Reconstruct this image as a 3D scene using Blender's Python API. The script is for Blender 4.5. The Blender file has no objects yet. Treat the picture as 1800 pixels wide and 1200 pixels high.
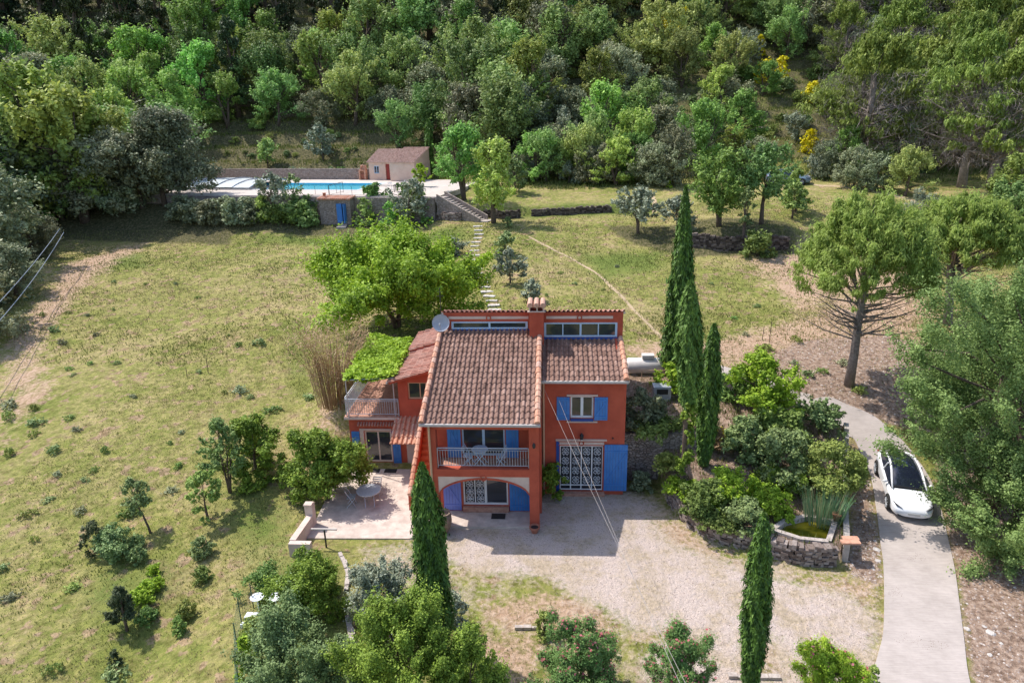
import bpy, math, random
import numpy as np
from mathutils import Vector, Matrix
S = bpy.context.scene
C = S.collection
R = math.radians
# ------------------------------------------------------------------ camera
F = 1200.0; YAW = R(3.5); PIT = R(18.5); ROLL = 0.0209
CAM = np.array([0, 0, 16.7])
fw = np.array([-math.sin(YAW)*math.cos(PIT), math.cos(YAW)*math.cos(PIT), -math.sin(PIT)])
rt0 = np.array([math.cos(YAW), math.sin(YAW), 0.]); up0 = np.cross(rt0, fw)
rt = rt0*math.cos(ROLL)-up0*math.sin(ROLL); up = up0*math.cos(ROLL)+rt0*math.sin(ROLL)
cd = bpy.data.cameras.new('camera'); cam = bpy.data.objects.new('camera', cd); C.objects.link(cam)
cd.lens = 24; cd.sensor_width = 36; cd.clip_end = 2000; cd.clip_start = 0.5
mw = Matrix.Identity(4)
for i in range(3):
    mw[i][0] = rt[i]; mw[i][1] = up[i]; mw[i][2] = -fw[i]; mw[i][3] = CAM[i]
cam.matrix_world = mw
S.camera = cam
# ------------------------------------------------------------------ light
SUNV = Vector((-0.59, 0.30, 1.0)).normalized()
w = bpy.data.worlds.new('World'); S.world = w; w.use_nodes = True
nt = w.node_tree; nt.nodes.clear()
sky = nt.nodes.new('ShaderNodeTexSky'); sky.sky_type = 'NISHITA'; sky.sun_disc = False
sky.sun_elevation = math.asin(SUNV.z); sky.sun_rotation = math.atan2(SUNV.x, SUNV.y)
sky.air_density = 1.0; sky.dust_density = 1.5; sky.ozone_density = 1.0
bg = nt.nodes.new('ShaderNodeBackground'); bg.inputs[1].default_value = 0.15
wo = nt.nodes.new('ShaderNodeOutputWorld')
nt.links.new(sky.outputs[0], bg.inputs[0]); nt.links.new(bg.outputs[0], wo.inputs[0])
sd = bpy.data.lights.new('sun', 'SUN'); sd.energy = 3.2; sd.angle = R(0.55); sd.color = (1.0, 0.94, 0.86)
so = bpy.data.objects.new('sun', sd); C.objects.link(so)
so.rotation_euler = (-SUNV).to_track_quat('-Z', 'Y').to_euler(); so.location = (-40, 20, 80)
S.view_settings.view_transform = 'Standard'; S.view_settings.look = 'None'
S.view_settings.exposure = 0.74; S.view_settings.gamma = 1
S.render.engine = 'CYCLES'

# ------------------------------------------------------------------ pixel helpers (1800x1200 photo space -> world)
def ray(px, py): return fw*F+rt*(px-900)+up*(600-py)
def proj(p):
    d = np.asarray(p, float)-CAM; z = d@fw
    return 900+F*(d@rt)/z, 600-F*(d@up)/z, z
def onz(px, py, z):
    r = ray(px, py); return CAM+r*((z-CAM[2])/r[2])
def ony(px, py, y):
    r = ray(px, py); return CAM+r*(y/r[1])
# ------------------------------------------------------------------ terrain height
def sst(x, a, b):
    t = np.clip((x-a)/(b-a), 0, 1); return t*t*(3-2*t)
KL = ([-60,-20,10,20,30,40,50,60,68,71.2,71.9,78,92.5,93,100,115,135,150,200,300],
      [-9,-4,-1.6,-.7,.45,1.8,3.2,4.7,5.9,6.3,8.55,8.65,8.75,10.2,13,20,33,43,75,120])
KM = ([-60,-20,10,15,29.6,31.5,34,37,46,60,66,71,71.8,78,88,100,115,135,150,200,300],
      [-4,-1,-.1,0,0,.6,2.2,2.8,3.9,5.5,6.3,6.7,7.5,8.2,9.0,13,20,32,42,75,120])
KR = ([-60,-20,10,24,27,30,33,36,46,57,59,66,72,80,87,100,115,135,150,200,300],
      [-4,-1,-.1,0,.12,.55,1.6,2.7,4.0,5.2,6.9,7.4,8.0,8.6,9.2,13,19.5,31,41,74,118])
POLY = {}
def inpoly(x, y, P):
    ins = np.zeros(np.shape(x), bool); n = len(P)
    for i in range(n):
        x1, y1 = P[i]; x2, y2 = P[(i+1) % n]
        c = ((y1 > y) != (y2 > y)) & (x < (x2-x1)*(y-y1)/((y2-y1) if y2 != y1 else 1e-9)+x1)
        ins ^= c
    return ins
def sdist(x, y, P):
    d = np.full(np.shape(x), 1e9); n = len(P)
    for i in range(n):
        ax, ay = P[i]; bx, by = P[(i+1) % n]; vx, vy = bx-ax, by-ay
        t = np.clip(((x-ax)*vx+(y-ay)*vy)/(vx*vx+vy*vy+1e-12), 0, 1)
        d = np.minimum(d, np.hypot(x-ax-t*vx, y-ay-t*vy))
    return np.where(inpoly(x, y, P), d, -d)
BED = [(5.3,29.2),(5.2,27.6),(5.55,26.2),(6.0,25.0),(6.9,24.1),(8.0,23.7),(8.75,23.2),(9.6,22.85),(10.9,22.8),(11.35,23.2),(12.7,26.9),(14.1,30.6),(13.2,33),(11,35),(6,34)]
POND = [(8.95,23.95),(9.7,23.45),(10.62,23.3),(11.3,24.5),(10.5,24.85),(9.5,24.45)]
POOLP = [(-12.1-.9833*a+.182*b, 70.0+.182*a+.9833*b) for a, b in ((10.8,5.5),(36.8,5.5),(36.8,13.5),(10.8,13.5))]
def T(x, y):
    x = np.asarray(x, float); y = np.asarray(y, float)
    yy = y-.185*np.clip(-12.1-x, 0, 36)*sst(y, 45, 68)
    yl = yy + np.clip(-x-48, 0, 40)*.12*sst(y, 40, 60)
    zl = np.interp(yl, *KL); zm = np.interp(y, *KM); zr = np.interp(y, *KR); zr = zr+(np.interp(y, [57,66], [5.2,7.4])-zr)*sst(x, 18.5, 24)*((y > 57) & (y < 66))
    # left bank fades to a natural slope beyond the deck
    a = sst(x, -13.0, -10.5)
    b = np.where(y < 40, sst(x, 3.6, 9), sst(x, 9, 15))
    zl2 = np.interp(y, [-60,-20,10,20,30,40,50,60,66,70], [-9,-4,-1.6,-.7,.45,1.8,3.2,4.9,6.3,6.6])
    al = sst(x, -14.5, -10.3)
    zlow = zl2*(1-al)+zm*al
    zl = np.where(yy < 60, np.minimum(zl, zl)*0+zl, zl)
    z = np.where(y < 60, zl2*(1-al)+zm*al, zl*(1-a)+zm*a)
    mixy = sst(y, 56, 64)
    z = (zl2*(1-al)+zm*al)*(1-mixy)+(zl*(1-a)+zm*a)*mixy
    bk = sst(-x, 25.5, 29)*sst(yy, 64, 65); z = np.where(yy < 71.1, z*(1-bk)+bk*np.maximum(z, np.interp(yy, [65.3,66.5,69.9,70.7], [5.7,6.4,7.9,8.1])), z)
    z = z*(1-b)+zr*b
    # cut behind the retaining wall right of the house
    near = (x > 3.3) & (y > 29.25) & (y < 37) & (x < 9)
    z = np.where(near, np.maximum(z, 2.55+(y-29.3)*.09), z)
    # bumps and hillside terraces
    n = np.sin(x*.31+1.3*np.sin(y*.17))*np.cos(y*.27+.7*np.sin(x*.21))
    fa = sst(y, 36, 44)+sst(-x, 11.5, 15)*(1-sst(y, 36, 44))
    fb = 1-sst(yy, 66, 70)*(1-sst(yy, 95, 100))*(x < -8)
    z = z+.16*n*np.clip(fa, 0, 1)*fb+.05*np.sin(x*1.7+y*.6)*np.cos(y*1.3-x*.5)*np.clip(fa, 0, 1)*fb
    hill = sst(y, 93, 99)
    ph = (z/1.9+.12*np.sin(x*.11))
    ter = (np.floor(ph)+sst(ph-np.floor(ph), .0, .38))*1.9-.8
    z = z*(1-hill*.75)+ter*hill*.75
    bz = .68+np.clip(y-25.3, 0, 9)*.27
    z = np.where(inpoly(x, y, BED), np.maximum(bz, np.where(y > 29.2, z, 0)), z)
    z = np.where(inpoly(x, y, POND), .1, z)
    z = np.where(inpoly(x, y, POOLP), 6.6, z)
    return z
def G(px, py, tmax=400):
    r = ray(px, py); r = r/np.hypot(r[0], r[1])
    t = np.linspace(8, tmax, 4000); P = CAM[None]+r[None]*t[:, None]
    d = P[:, 2]-T(P[:, 0], P[:, 1]); k = np.argmax(d < 0)
    if not (d < 0).any(): k = len(t)-1
    t0, t1 = t[max(k-1, 0)], t[k]
    for _ in range(12):
        m = (t0+t1)/2; q = CAM+r*m
        if q[2] < float(T(q[0], q[1])): t1 = m
        else: t0 = m
    q = CAM+r*t1
    return np.array([q[0], q[1], float(T(q[0], q[1]))])
# ------------------------------------------------------------------ materials
def nodes(name):
    m = bpy.data.materials.new(name); m.use_nodes = True
    n = m.node_tree; b = n.nodes['Principled BSDF']; return m, n, b
def rgb(c): return (c[0], c[1], c[2], 1)
def M(name, c1, c2=None, scale=3., rough=.8, bump=.0, bscale=25., metal=0., spec=.4, detail=6, coat=0., stain=None):
    m, n, b = nodes(name); L = n.links
    tc = n.nodes.new('ShaderNodeTexCoord')
    b.inputs['Roughness'].default_value = rough; b.inputs['Metallic'].default_value = metal
    b.inputs['Specular IOR Level'].default_value = spec; b.inputs['Coat Weight'].default_value = coat
    if c2 is None: b.inputs['Base Color'].default_value = rgb(c1)
    else:
        t = n.nodes.new('ShaderNodeTexNoise'); t.inputs['Scale'].default_value = scale; t.inputs['Detail'].default_value = detail
        t.inputs['Roughness'].default_value = .65
        rp = n.nodes.new('ShaderNodeValToRGB'); rp.color_ramp.elements[0].position = .35; rp.color_ramp.elements[1].position = .65
        rp.color_ramp.elements[0].color = rgb(c1); rp.color_ramp.elements[1].color = rgb(c2)
        L.new(tc.outputs['Object'], t.inputs['Vector']); L.new(t.outputs[0], rp.inputs[0])
        L.new(rp.outputs[0], b.inputs['Base Color'])
    if bump:
        t2 = n.nodes.new('ShaderNodeTexNoise'); t2.inputs['Scale'].default_value = bscale; t2.inputs['Detail'].default_value = 5
        bp = n.nodes.new('ShaderNodeBump'); bp.inputs['Strength'].default_value = bump; bp.inputs['Distance'].default_value = .05
        L.new(tc.outputs['Object'], t2.inputs['Vector']); L.new(t2.outputs[0], bp.inputs['Height']); L.new(bp.outputs[0], b.inputs['Normal'])
    return m
def TintM(name, cols, rough=.75, trans=0., rnd=.0, bump=0., scale=0, mott=None):
    """colour chosen by the mesh's per-face 'tint' attribute (each tile or leaf differs)"""
    m, n, b = nodes(name); L = n.links
    at = n.nodes.new('ShaderNodeAttribute'); at.attribute_name = 'tint'
    rp = n.nodes.new('ShaderNodeValToRGB'); el = rp.color_ramp.elements
    while len(el) < len(cols): el.new(.5)
    for i, c in enumerate(cols):
        el[i].position = i/(len(cols)-1); el[i].color = rgb(c)
    L.new(at.outputs['Fac'], rp.inputs[0]); col = rp.outputs[0]
    if mott:
        tc = n.nodes.new('ShaderNodeTexCoord'); t = n.nodes.new('ShaderNodeTexNoise'); t.inputs['Scale'].default_value = mott; t.inputs['Detail'].default_value = 5
        mx = n.nodes.new('ShaderNodeMix'); mx.data_type = 'RGBA'; mx.blend_type = 'MULTIPLY'; mx.inputs[0].default_value = .75
        r2 = n.nodes.new('ShaderNodeValToRGB'); r2.color_ramp.elements[0].position = .35; r2.color_ramp.elements[0].color = (.66,.64,.62,1); r2.color_ramp.elements[1].position = .6; r2.color_ramp.elements[1].color = (1,1,1,1)
        L.new(tc.outputs['Object'], t.inputs['Vector']); L.new(t.outputs[0], r2.inputs[0]); L.new(col, mx.inputs[6]); L.new(r2.outputs[0], mx.inputs[7]); col = mx.outputs[2]
    if rnd:
        oi = n.nodes.new('ShaderNodeObjectInfo'); hs = n.nodes.new('ShaderNodeHueSaturation')
        mr = n.nodes.new('ShaderNodeMapRange'); mr.inputs[3].default_value = .5-rnd*.12; mr.inputs[4].default_value = .5+rnd*.10
        mr2 = n.nodes.new('ShaderNodeMapRange'); mr2.inputs[3].default_value = 1-rnd; mr2.inputs[4].default_value = 1+rnd*.9
        mu = n.nodes.new('ShaderNodeMath'); mu.operation = 'FRACT'; mm = n.nodes.new('ShaderNodeMath'); mm.operation = 'MULTIPLY'; mm.inputs[1].default_value = 7.31
        L.new(oi.outputs['Random'], mr.inputs[0]); L.new(oi.outputs['Random'], mm.inputs[0]); L.new(mm.outputs[0], mu.inputs[0]); L.new(mu.outputs[0], mr2.inputs[0])
        L.new(mr.outputs[0], hs.inputs['Hue']); L.new(mr2.outputs[0], hs.inputs['Value']); L.new(col, hs.inputs['Color']); col = hs.outputs[0]
    L.new(col, b.inputs['Base Color']); b.inputs['Roughness'].default_value = rough
    b.inputs['Specular IOR Level'].default_value = .3
    if trans:
        tr = n.nodes.new('ShaderNodeBsdfTranslucent'); ms = n.nodes.new('ShaderNodeMixShader'); ms.inputs[0].default_value = trans
        L.new(col, tr.inputs[0]); L.new(b.outputs[0], ms.inputs[1]); L.new(tr.outputs[0], ms.inputs[2])
        L.new(ms.outputs[0], n.nodes['Material Output'].inputs[0])
    return m
def StoneM(name, c1, c2, scale=4., mortar=(.1,.08,.07)):
    m, n, b = nodes(name); L = n.links
    tc = n.nodes.new('ShaderNodeTexCoord'); mp = n.nodes.new('ShaderNodeMapping'); mp.inputs['Scale'].default_value = (1, 1, 1.7)
    v = n.nodes.new('ShaderNodeTexVoronoi'); v.inputs['Scale'].default_value = scale
    e = n.nodes.new('ShaderNodeTexVoronoi'); e.feature = 'DISTANCE_TO_EDGE'; e.inputs['Scale'].default_value = scale
    rp = n.nodes.new('ShaderNodeValToRGB'); rp.color_ramp.elements[0].color = rgb(c1); rp.color_ramp.elements[1].color = rgb(c2)
    sp = n.nodes.new('ShaderNodeSeparateColor'); L.new(v.outputs['Color'], sp.inputs[0]); L.new(sp.outputs[0], rp.inputs[0])
    mr = n.nodes.new('ShaderNodeMapRange'); mr.inputs[2].default_value = .09; L.new(e.outputs[0], mr.inputs[0])
    mx = n.nodes.new('ShaderNodeMix'); mx.data_type = 'RGBA'; mx.inputs[6].default_value = rgb(mortar)
    L.new(mr.outputs[0], mx.inputs[0]); L.new(rp.outputs[0], mx.inputs[7]); L.new(mx.outputs[2], b.inputs['Base Color'])
    bp = n.nodes.new('ShaderNodeBump'); bp.inputs['Strength'].default_value = .9; bp.inputs['Distance'].default_value = .06
    L.new(mr.outputs[0], bp.inputs['Height']); L.new(bp.outputs[0], b.inputs['Normal'])
    L.new(tc.outputs['Object'], mp.inputs[0]); L.new(mp.outputs[0], v.inputs['Vector']); L.new(mp.outputs[0], e.inputs['Vector'])
    b.inputs['Roughness'].default_value = .9
    return m
def GlassM(name, c=(.02,.03,.035), rough=.04):
    m, n, b = nodes(name); b.inputs['Base Color'].default_value = rgb(c); b.inputs['Roughness'].default_value = rough
    b.inputs['Specular IOR Level'].default_value = .9; return m
mt = {}
mt['red'] = M('red_stucco', (.38,.070,.038), (.53,.110,.060), .9, .9, .35, 60)
mt['pale'] = M('pale_plaster', (.55,.42,.36), (.66,.52,.45), 2, .9, .2, 50)
mt['cream'] = M('cream_plaster', (.62,.50,.42), (.72,.58,.49), 1.2, .9, .2, 50)
mt['blue'] = M('blue_paint', (.04,.18,.50), (.065,.225,.57), 2.5, .55, .1, 20)
mt['lilac'] = M('faded_blue_paint', (.14,.20,.56), (.18,.25,.62), 2.5, .6, .1, 20)
mt['bluedark'] = M('blue_trim', (.02,.07,.30), None, rough=.6)
mt['white'] = M('white_paint', (.72,.74,.78), (.78,.80,.82), 4, .5)
mt['frameblue'] = M('pale_blue_frame', (.42,.55,.72), (.48,.60,.76), 4, .5)
mt['metal'] = M('grey_metal', (.42,.44,.48), (.5,.52,.55), 8, .45, metal=.4)
mt['dark'] = M('dark_metal', (.02,.02,.022), (.035,.035,.035), 10, .5)
mt['gutter'] = M('gutter_metal', (.42,.38,.36), (.52,.48,.45), 6, .5)
mt['pipe'] = M('pipe_paint', (.52,.34,.22), None, rough=.5)
mt['tile'] = TintM('terracotta_tile', [(.15,.088,.068),(.235,.138,.108),(.27,.165,.13),(.36,.23,.185)], .85, mott=5.)
mt['tile2'] = TintM('pink_tile', [(.30,.13,.10),(.42,.20,.15),(.50,.28,.22),(.40,.24,.2)], .85, mott=4.)
mt['tile3'] = TintM('orange_tile', [(.48,.22,.14),(.58,.29,.19),(.62,.36,.26),(.55,.35,.28)], .85, mott=8.)
mt['terra'] = M('terracotta_floor', (.36,.17,.12), (.52,.30,.22), 7, .85, .2, 30)
mt['orange'] = M('orange_stair_paint', (.50,.13,.045), (.58,.17,.06), 3, .85, .2, 40)
mt['glass'] = GlassM('window_glass', (.03,.035,.045), .05)
mt['patio'] = M('patio_stone', (.43,.35,.30), (.62,.52,.45), 2.6, .85, .3, 12)
mt['stone'] = StoneM('dry_stone', (.15,.115,.095), (.36,.30,.26), 4.2, (.05,.04,.035))
mt['stone2'] = StoneM('mortared_stone', (.28,.22,.19), (.46,.38,.34), 5., (.20,.165,.14))
mt['coping'] = M('coping_stone', (.34,.29,.26), (.50,.44,.40), 6, .9, .4, 20)
mt['concrete'] = M('concrete', (.38,.34,.31), (.50,.45,.41), 3, .9, .3, 30)
mt['bark'] = M('bark', (.075,.052,.038), (.17,.125,.095), 6, .95, .6, 20)
mt['barkgrey'] = M('grey_bark', (.16,.13,.115), (.30,.25,.22), 6, .95, .6, 20)
mt['terrapot'] = M('terracotta_pot', (.32,.11,.07), (.42,.17,.11), 6, .8)
mt['oldpot'] = M('old_clay_pot', (.16,.11,.085), (.28,.2,.15), 5, .8, .2, 20)
mt['pool'] = M('pool_tiles', (.05,.42,.62), (.07,.48,.68), 2, .5)
mt['deck'] = M('deck_stone', (.46,.40,.36), (.58,.51,.46), 2, .8, .15, 30)
mt['shadestone'] = TintM('shaded_wall_stone', [(.04,.03,.027),(.09,.07,.06),(.15,.12,.105),(.22,.18,.16)], .95, mott=9.)  # dry-stone palette darkened: shade of the camera-facing walls put into the colour
mt['tile4'] = TintM('pale_pink_tile', [(.38,.24,.20),(.48,.33,.27),(.56,.40,.34),(.46,.33,.28)], .85, mott=4.)
mt['dishgrey'] = M('dish_grey', (.30,.32,.38), (.36,.38,.44), 5, .5)
mt['cablegrey'] = M('cable_grey', (.34,.30,.28), None, rough=.6)
mt['tank'] = M('tank_paint', (.62,.58,.56), (.72,.69,.66), 3, .45)
# ------------------------------------------------------------------ mesh builder
def worigin(o):
    v = Vector((0, 0, 0))
    while o is not None: v += o.location; o = o.parent
    return v
class MB:
    def __init__(s): s.v = []; s.f = []; s.t = []
    def add(s, vs, fs, t=None):
        k = len(s.v); s.v += [tuple(map(float, p)) for p in vs]; s.f += [tuple(i+k for i in q) for q in fs]
        s.t += [(.5 if t is None else t)]*len(fs); return s
    def box(s, x0, x1, y0, y1, z0, z1, t=None):
        if x0 > x1: x0, x1 = x1, x0
        if y0 > y1: y0, y1 = y1, y0
        if z0 > z1: z0, z1 = z1, z0
        return s.add([(x0,y0,z0),(x1,y0,z0),(x1,y1,z0),(x0,y1,z0),(x0,y0,z1),(x1,y0,z1),(x1,y1,z1),(x0,y1,z1)],
              [(0,3,2,1),(4,5,6,7),(0,1,5,4),(1,2,6,5),(2,3,7,6),(3,0,4,7)], t)
    def obox(s, o, u, v, n, a, b, c, t=None):
        """box spanned from corner o by a*u, b*v, c*n"""
        o = Vector(o); u = Vector(u)*a; v = Vector(v)*b; n = Vector(n)*c
        P = [o, o+u, o+u+v, o+v, o+n, o+u+n, o+u+v+n, o+v+n]
        return s.add(P, [(0,3,2,1),(4,5,6,7),(0,1,5,4),(1,2,6,5),(2,3,7,6),(3,0,4,7)], t)
    def prism(s, poly, z0, z1, t=None):
        n = len(poly)
        a = sum(poly[i][0]*poly[(i+1)%n][1]-poly[(i+1)%n][0]*poly[i][1] for i in range(n))
        if a < 0: poly = poly[::-1]
        f0 = (lambda i: z0) if not hasattr(z0, '__len__') else (lambda i: z0[i])
        vs = [(p[0], p[1], z0) for p in poly]+[(p[0], p[1], z1) for p in poly]
        fs = [tuple(range(n))[::-1], tuple(range(n, 2*n))]+[(i, (i+1)%n, (i+1)%n+n, i+n) for i in range(n)]
        return s.add(vs, fs, t)
    def tube(s, pts, rad, n=6, caps=True, t=None):
        pts = [Vector(p) for p in pts]
        if not hasattr(rad, '__len__'): rad = [rad]*len(pts)
        vs = []; fs = []
        for i, p in enumerate(pts):
            d = (pts[min(i+1, len(pts)-1)]-pts[max(i-1, 0)])
            d = d.normalized() if d.length > 1e-9 else Vector((0,0,1))
            a = d.cross(Vector((0,0,1)) if abs(d.z) < .9 else Vector((1,0,0))).normalized(); b = d.cross(a)
            for k in range(n):
                q = 2*math.pi*k/n; vs.append(p+(a*math.cos(q)+b*math.sin(q))*rad[i])
        for i in range(len(pts)-1):
            for k in range(n):
                fs.append((i*n+k, i*n+(k+1)%n, (i+1)*n+(k+1)%n, (i+1)*n+k))
        if caps: fs.append(tuple(range(n))[::-1]); fs.append(tuple(range((len(pts)-1)*n, len(pts)*n)))
        return s.add(vs, fs, t)
    def lathe(s, c, prof, n=14, t=None):
        vs = []; fs = []
        for r, z in prof:
            for k in range(n):
                q = 2*math.pi*k/n; vs.append((c[0]+r*math.cos(q), c[1]+r*math.sin(q), c[2]+z))
        for i in range(len(prof)-1):
            for k in range(n): fs.append((i*n+k, i*n+(k+1)%n, (i+1)*n+(k+1)%n, (i+1)*n+k))
        fs.append(tuple(range(n))[::-1]); fs.append(tuple(range((len(prof)-1)*n, len(prof)*n)))
        return s.add(vs, fs, t)
    def rot(s, ang, cx, cy):
        c, d = math.cos(ang), math.sin(ang)
        s.v = [(cx+(x-cx)*c-(y-cy)*d, cy+(x-cx)*d+(y-cy)*c, z) for x, y, z in s.v]; return s
    def build(s, name, mat, parent=None, smooth=False, bevel=0.):
        me = bpy.data.meshes.new(name); o0 = worigin(parent)
        me.from_pydata([(x-o0.x, y-o0.y, z-o0.z) for x, y, z in s.v], [], s.f)
        at = me.attributes.new('tint', 'FLOAT', 'FACE'); at.data.foreach_set('value', s.t)
        me.materials.append(mt[mat] if isinstance(mat, str) else mat)
        if smooth: me.polygons.foreach_set('use_smooth', [True]*len(me.polygons))
        o = bpy.data.objects.new(name, me); C.objects.link(o)
        if parent: o.parent = parent
        if bevel:
            b = o.modifiers.new('b', 'BEVEL'); b.width = bevel; b.segments = 2; b.limit_method = 'ANGLE'
        me.update(); return o
def tag(o, label=None, cat=None, group=None, kind=None):
    for k, v in (('label', label), ('category', cat), ('group', group), ('kind', kind)):
        if v: o[k] = v
    return o
def empty(name, loc, label, cat, group=None):
    o = bpy.data.objects.new(name, None); C.objects.link(o); o.location = tuple(map(float, loc)); o.empty_display_size = .3
    return tag(o, label, cat, group)
def npmesh(name, V, Q, tint, mat, k=4):
    me = bpy.data.meshes.new(name); V = np.ascontiguousarray(V, np.float32); Q = np.ascontiguousarray(Q, np.int32)
    me.vertices.add(len(V)); me.vertices.foreach_set('co', V.ravel())
    me.loops.add(Q.size); me.loops.foreach_set('vertex_index', Q.ravel())
    me.polygons.add(len(Q)); me.polygons.foreach_set('loop_start', np.arange(0, Q.size, Q.shape[1], dtype=np.int32))
    me.update(calc_edges=True)
    at = me.attributes.new('tint', 'FLOAT', 'FACE'); at.data.foreach_set('value', np.ascontiguousarray(tint, np.float32))
    me.materials.append(mat); return me
def copy_tree(o, parent=None):
    c = o.copy(); C.objects.link(c); c.parent = parent
    for ch in list(o.children): copy_tree(ch, c)
    return c
# ================================================================== GROUND
def gridlines(parts, extra=()):
    a = np.concatenate([np.arange(p, q, s) for p, q, s in parts]+[np.array(extra, float)])
    return np.unique(np.round(a, 3))
gx = gridlines([(-420,-90,14),(-90,-50,2),(-50,-13,.6),(-13,18,.3),(18,40,.8),(40,100,2),(100,421,14)], (3.29,3.31))
gy = gridlines([(-150,0,10),(0,12,1.2),(12,40,.3),(40,74,.5),(74,150,1.0),(150,300,6),(300,501,20)], (29.24,29.26,71.0,71.2,71.8,71.9))
X, Y = np.meshgrid(gx, gy); Z = T(X, Y)
rg = np.random.default_rng(3)
def PX(L): return [tuple(G(*p)[:2]) for p in L]
GRAV = PX([(770,925),(860,890),(1000,860),(1095,862),(1150,880),(1200,915),(1240,945),(1300,970),(1400,1000),(1500,1012),(1545,1030),(1550,1090),(1530,1199),(1480,1290),(1130,1290),(1120,1130),(1000,1080),(960,1015),(850,1010),(785,990)])
GRAV2 = PX([(600,955),(770,925),(785,990),(850,1010),(960,1015),(1000,1080),(1120,1130),(1130,1290),(840,1290),(820,1100),(640,1020)])
DIRT = [PX([(1500,780),(1530,850),(1548,960),(1552,1030),(1500,1012),(1480,985),(1495,930)]),
        PX([(1655,860),(1665,950),(1682,1010),(1705,1199),(1760,1290),(1990,1290),(1990,860),(1800,740),(1640,760)]),
        PX([(1400,600),(1560,590),(1700,620),(1640,760),(1560,745),(1450,700),(1375,678),(1300,655)]),
        [(3.2,29.3),(9,29.3),(12,34),(9,37.5),(3.2,37.5)]]
BANK = [PX([(0,570),(60,470),(110,420),(200,425),(400,430),(420,395),(560,395),(560,380),(300,352),(150,340),(0,360)]), [(-60,71),(-12,66),(-12,73),(-60,82)],
        PX([(1060,395),(1400,395),(1400,450),(1210,455),(1090,420)])]
PINK = [PX([(0,600),(100,470),(180,440),(280,420),(250,440),(140,520),(100,580),(60,700),(0,800)]), PX([(0,640),(95,640),(90,700),(0,780)]), PX([(1100,600),(1240,592),(1400,555),(1600,430),(1660,560),(1600,640),(1400,670),(1262,650),(1190,655),(1105,655)]), PX([(1190,905),(1260,940),(1350,1000),(1480,1010),(1550,1000),(1560,1060),(1400,1010),(1300,985),(1150,950),(1120,910)]), PX([(535,700),(600,700),(610,760),(560,760)]), PX([(1300,450),(1560,400),(1620,480),(1400,560)])]
LUSH = [PX([(760,362),(1180,345),(1180,372),(900,385),(760,380)]), PX([(360,860),(470,790),(520,890),(540,960),(470,980),(380,950)]), PX([(420,405),(830,398),(830,430),(700,440),(450,430)]), PX([(170,450),(260,445),(270,470),(180,480)]),
        PX([(505,560),(555,560),(550,720),(510,700)]), PX([(430,960),(620,960),(640,1200),(430,1200)]), PX([(150,1000),(290,960),(300,1080),(200,1150),(140,1100)]), PX([(1000,440),(1180,430),(1180,470),(1050,500)])]
def mask(polys, soft):
    o = np.zeros(X.shape)
    for P in polys:
        bx = [p[0] for p in P]; by = [p[1] for p in P]
        s = (X > min(bx)-3) & (X < max(bx)+3) & (Y > min(by)-3) & (Y < max(by)+3)
        o[s] = np.maximum(o[s], sst(sdist(X[s], Y[s], P), -soft, soft))
    return o
mgrav = np.maximum(mask([GRAV], 1.5), .50*mask([GRAV2], 1.3)); DRY = [PX([(1130,905),(1200,915),(1250,955),(1350,1000),(1480,1012),(1548,1010),(1552,1080),(1480,1050),(1300,1000),(1170,960)]), PX([(840,1060),(960,1030),(1060,1060),(1120,1110),(1000,1120),(860,1100)]), PX([(1370,1120),(1300,1110),(1290,1200),(1400,1200)]), PX([(1100,1110),(1180,1095),(1230,1130),(1120,1140)]), PX([(820,1110),(960,1110),(940,1290),(830,1290)])]
mgrav = mgrav*(1-.62*mask(DRY, 1.0)); mdirt = mask(DIRT, .9); mdirt = np.maximum(mdirt, mask([BED], .3)*.9)
mpink = np.maximum(mask(PINK, 2.5)*.75, mask(DRY, .6)*.62); mlush = mask(LUSH, 3.2)*.72
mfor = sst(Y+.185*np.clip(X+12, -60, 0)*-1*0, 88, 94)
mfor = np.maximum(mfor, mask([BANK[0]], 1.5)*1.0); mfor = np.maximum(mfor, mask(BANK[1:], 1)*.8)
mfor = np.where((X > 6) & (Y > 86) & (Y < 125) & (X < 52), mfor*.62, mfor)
V = np.stack([X, Y, Z], -1).reshape(-1, 3); ny, nx = X.shape
idx = np.arange(ny*nx).reshape(ny, nx)
Q = np.stack([idx[:-1,:-1], idx[:-1,1:], idx[1:,1:], idx[1:,:-1]], -1).reshape(-1, 4)
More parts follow.
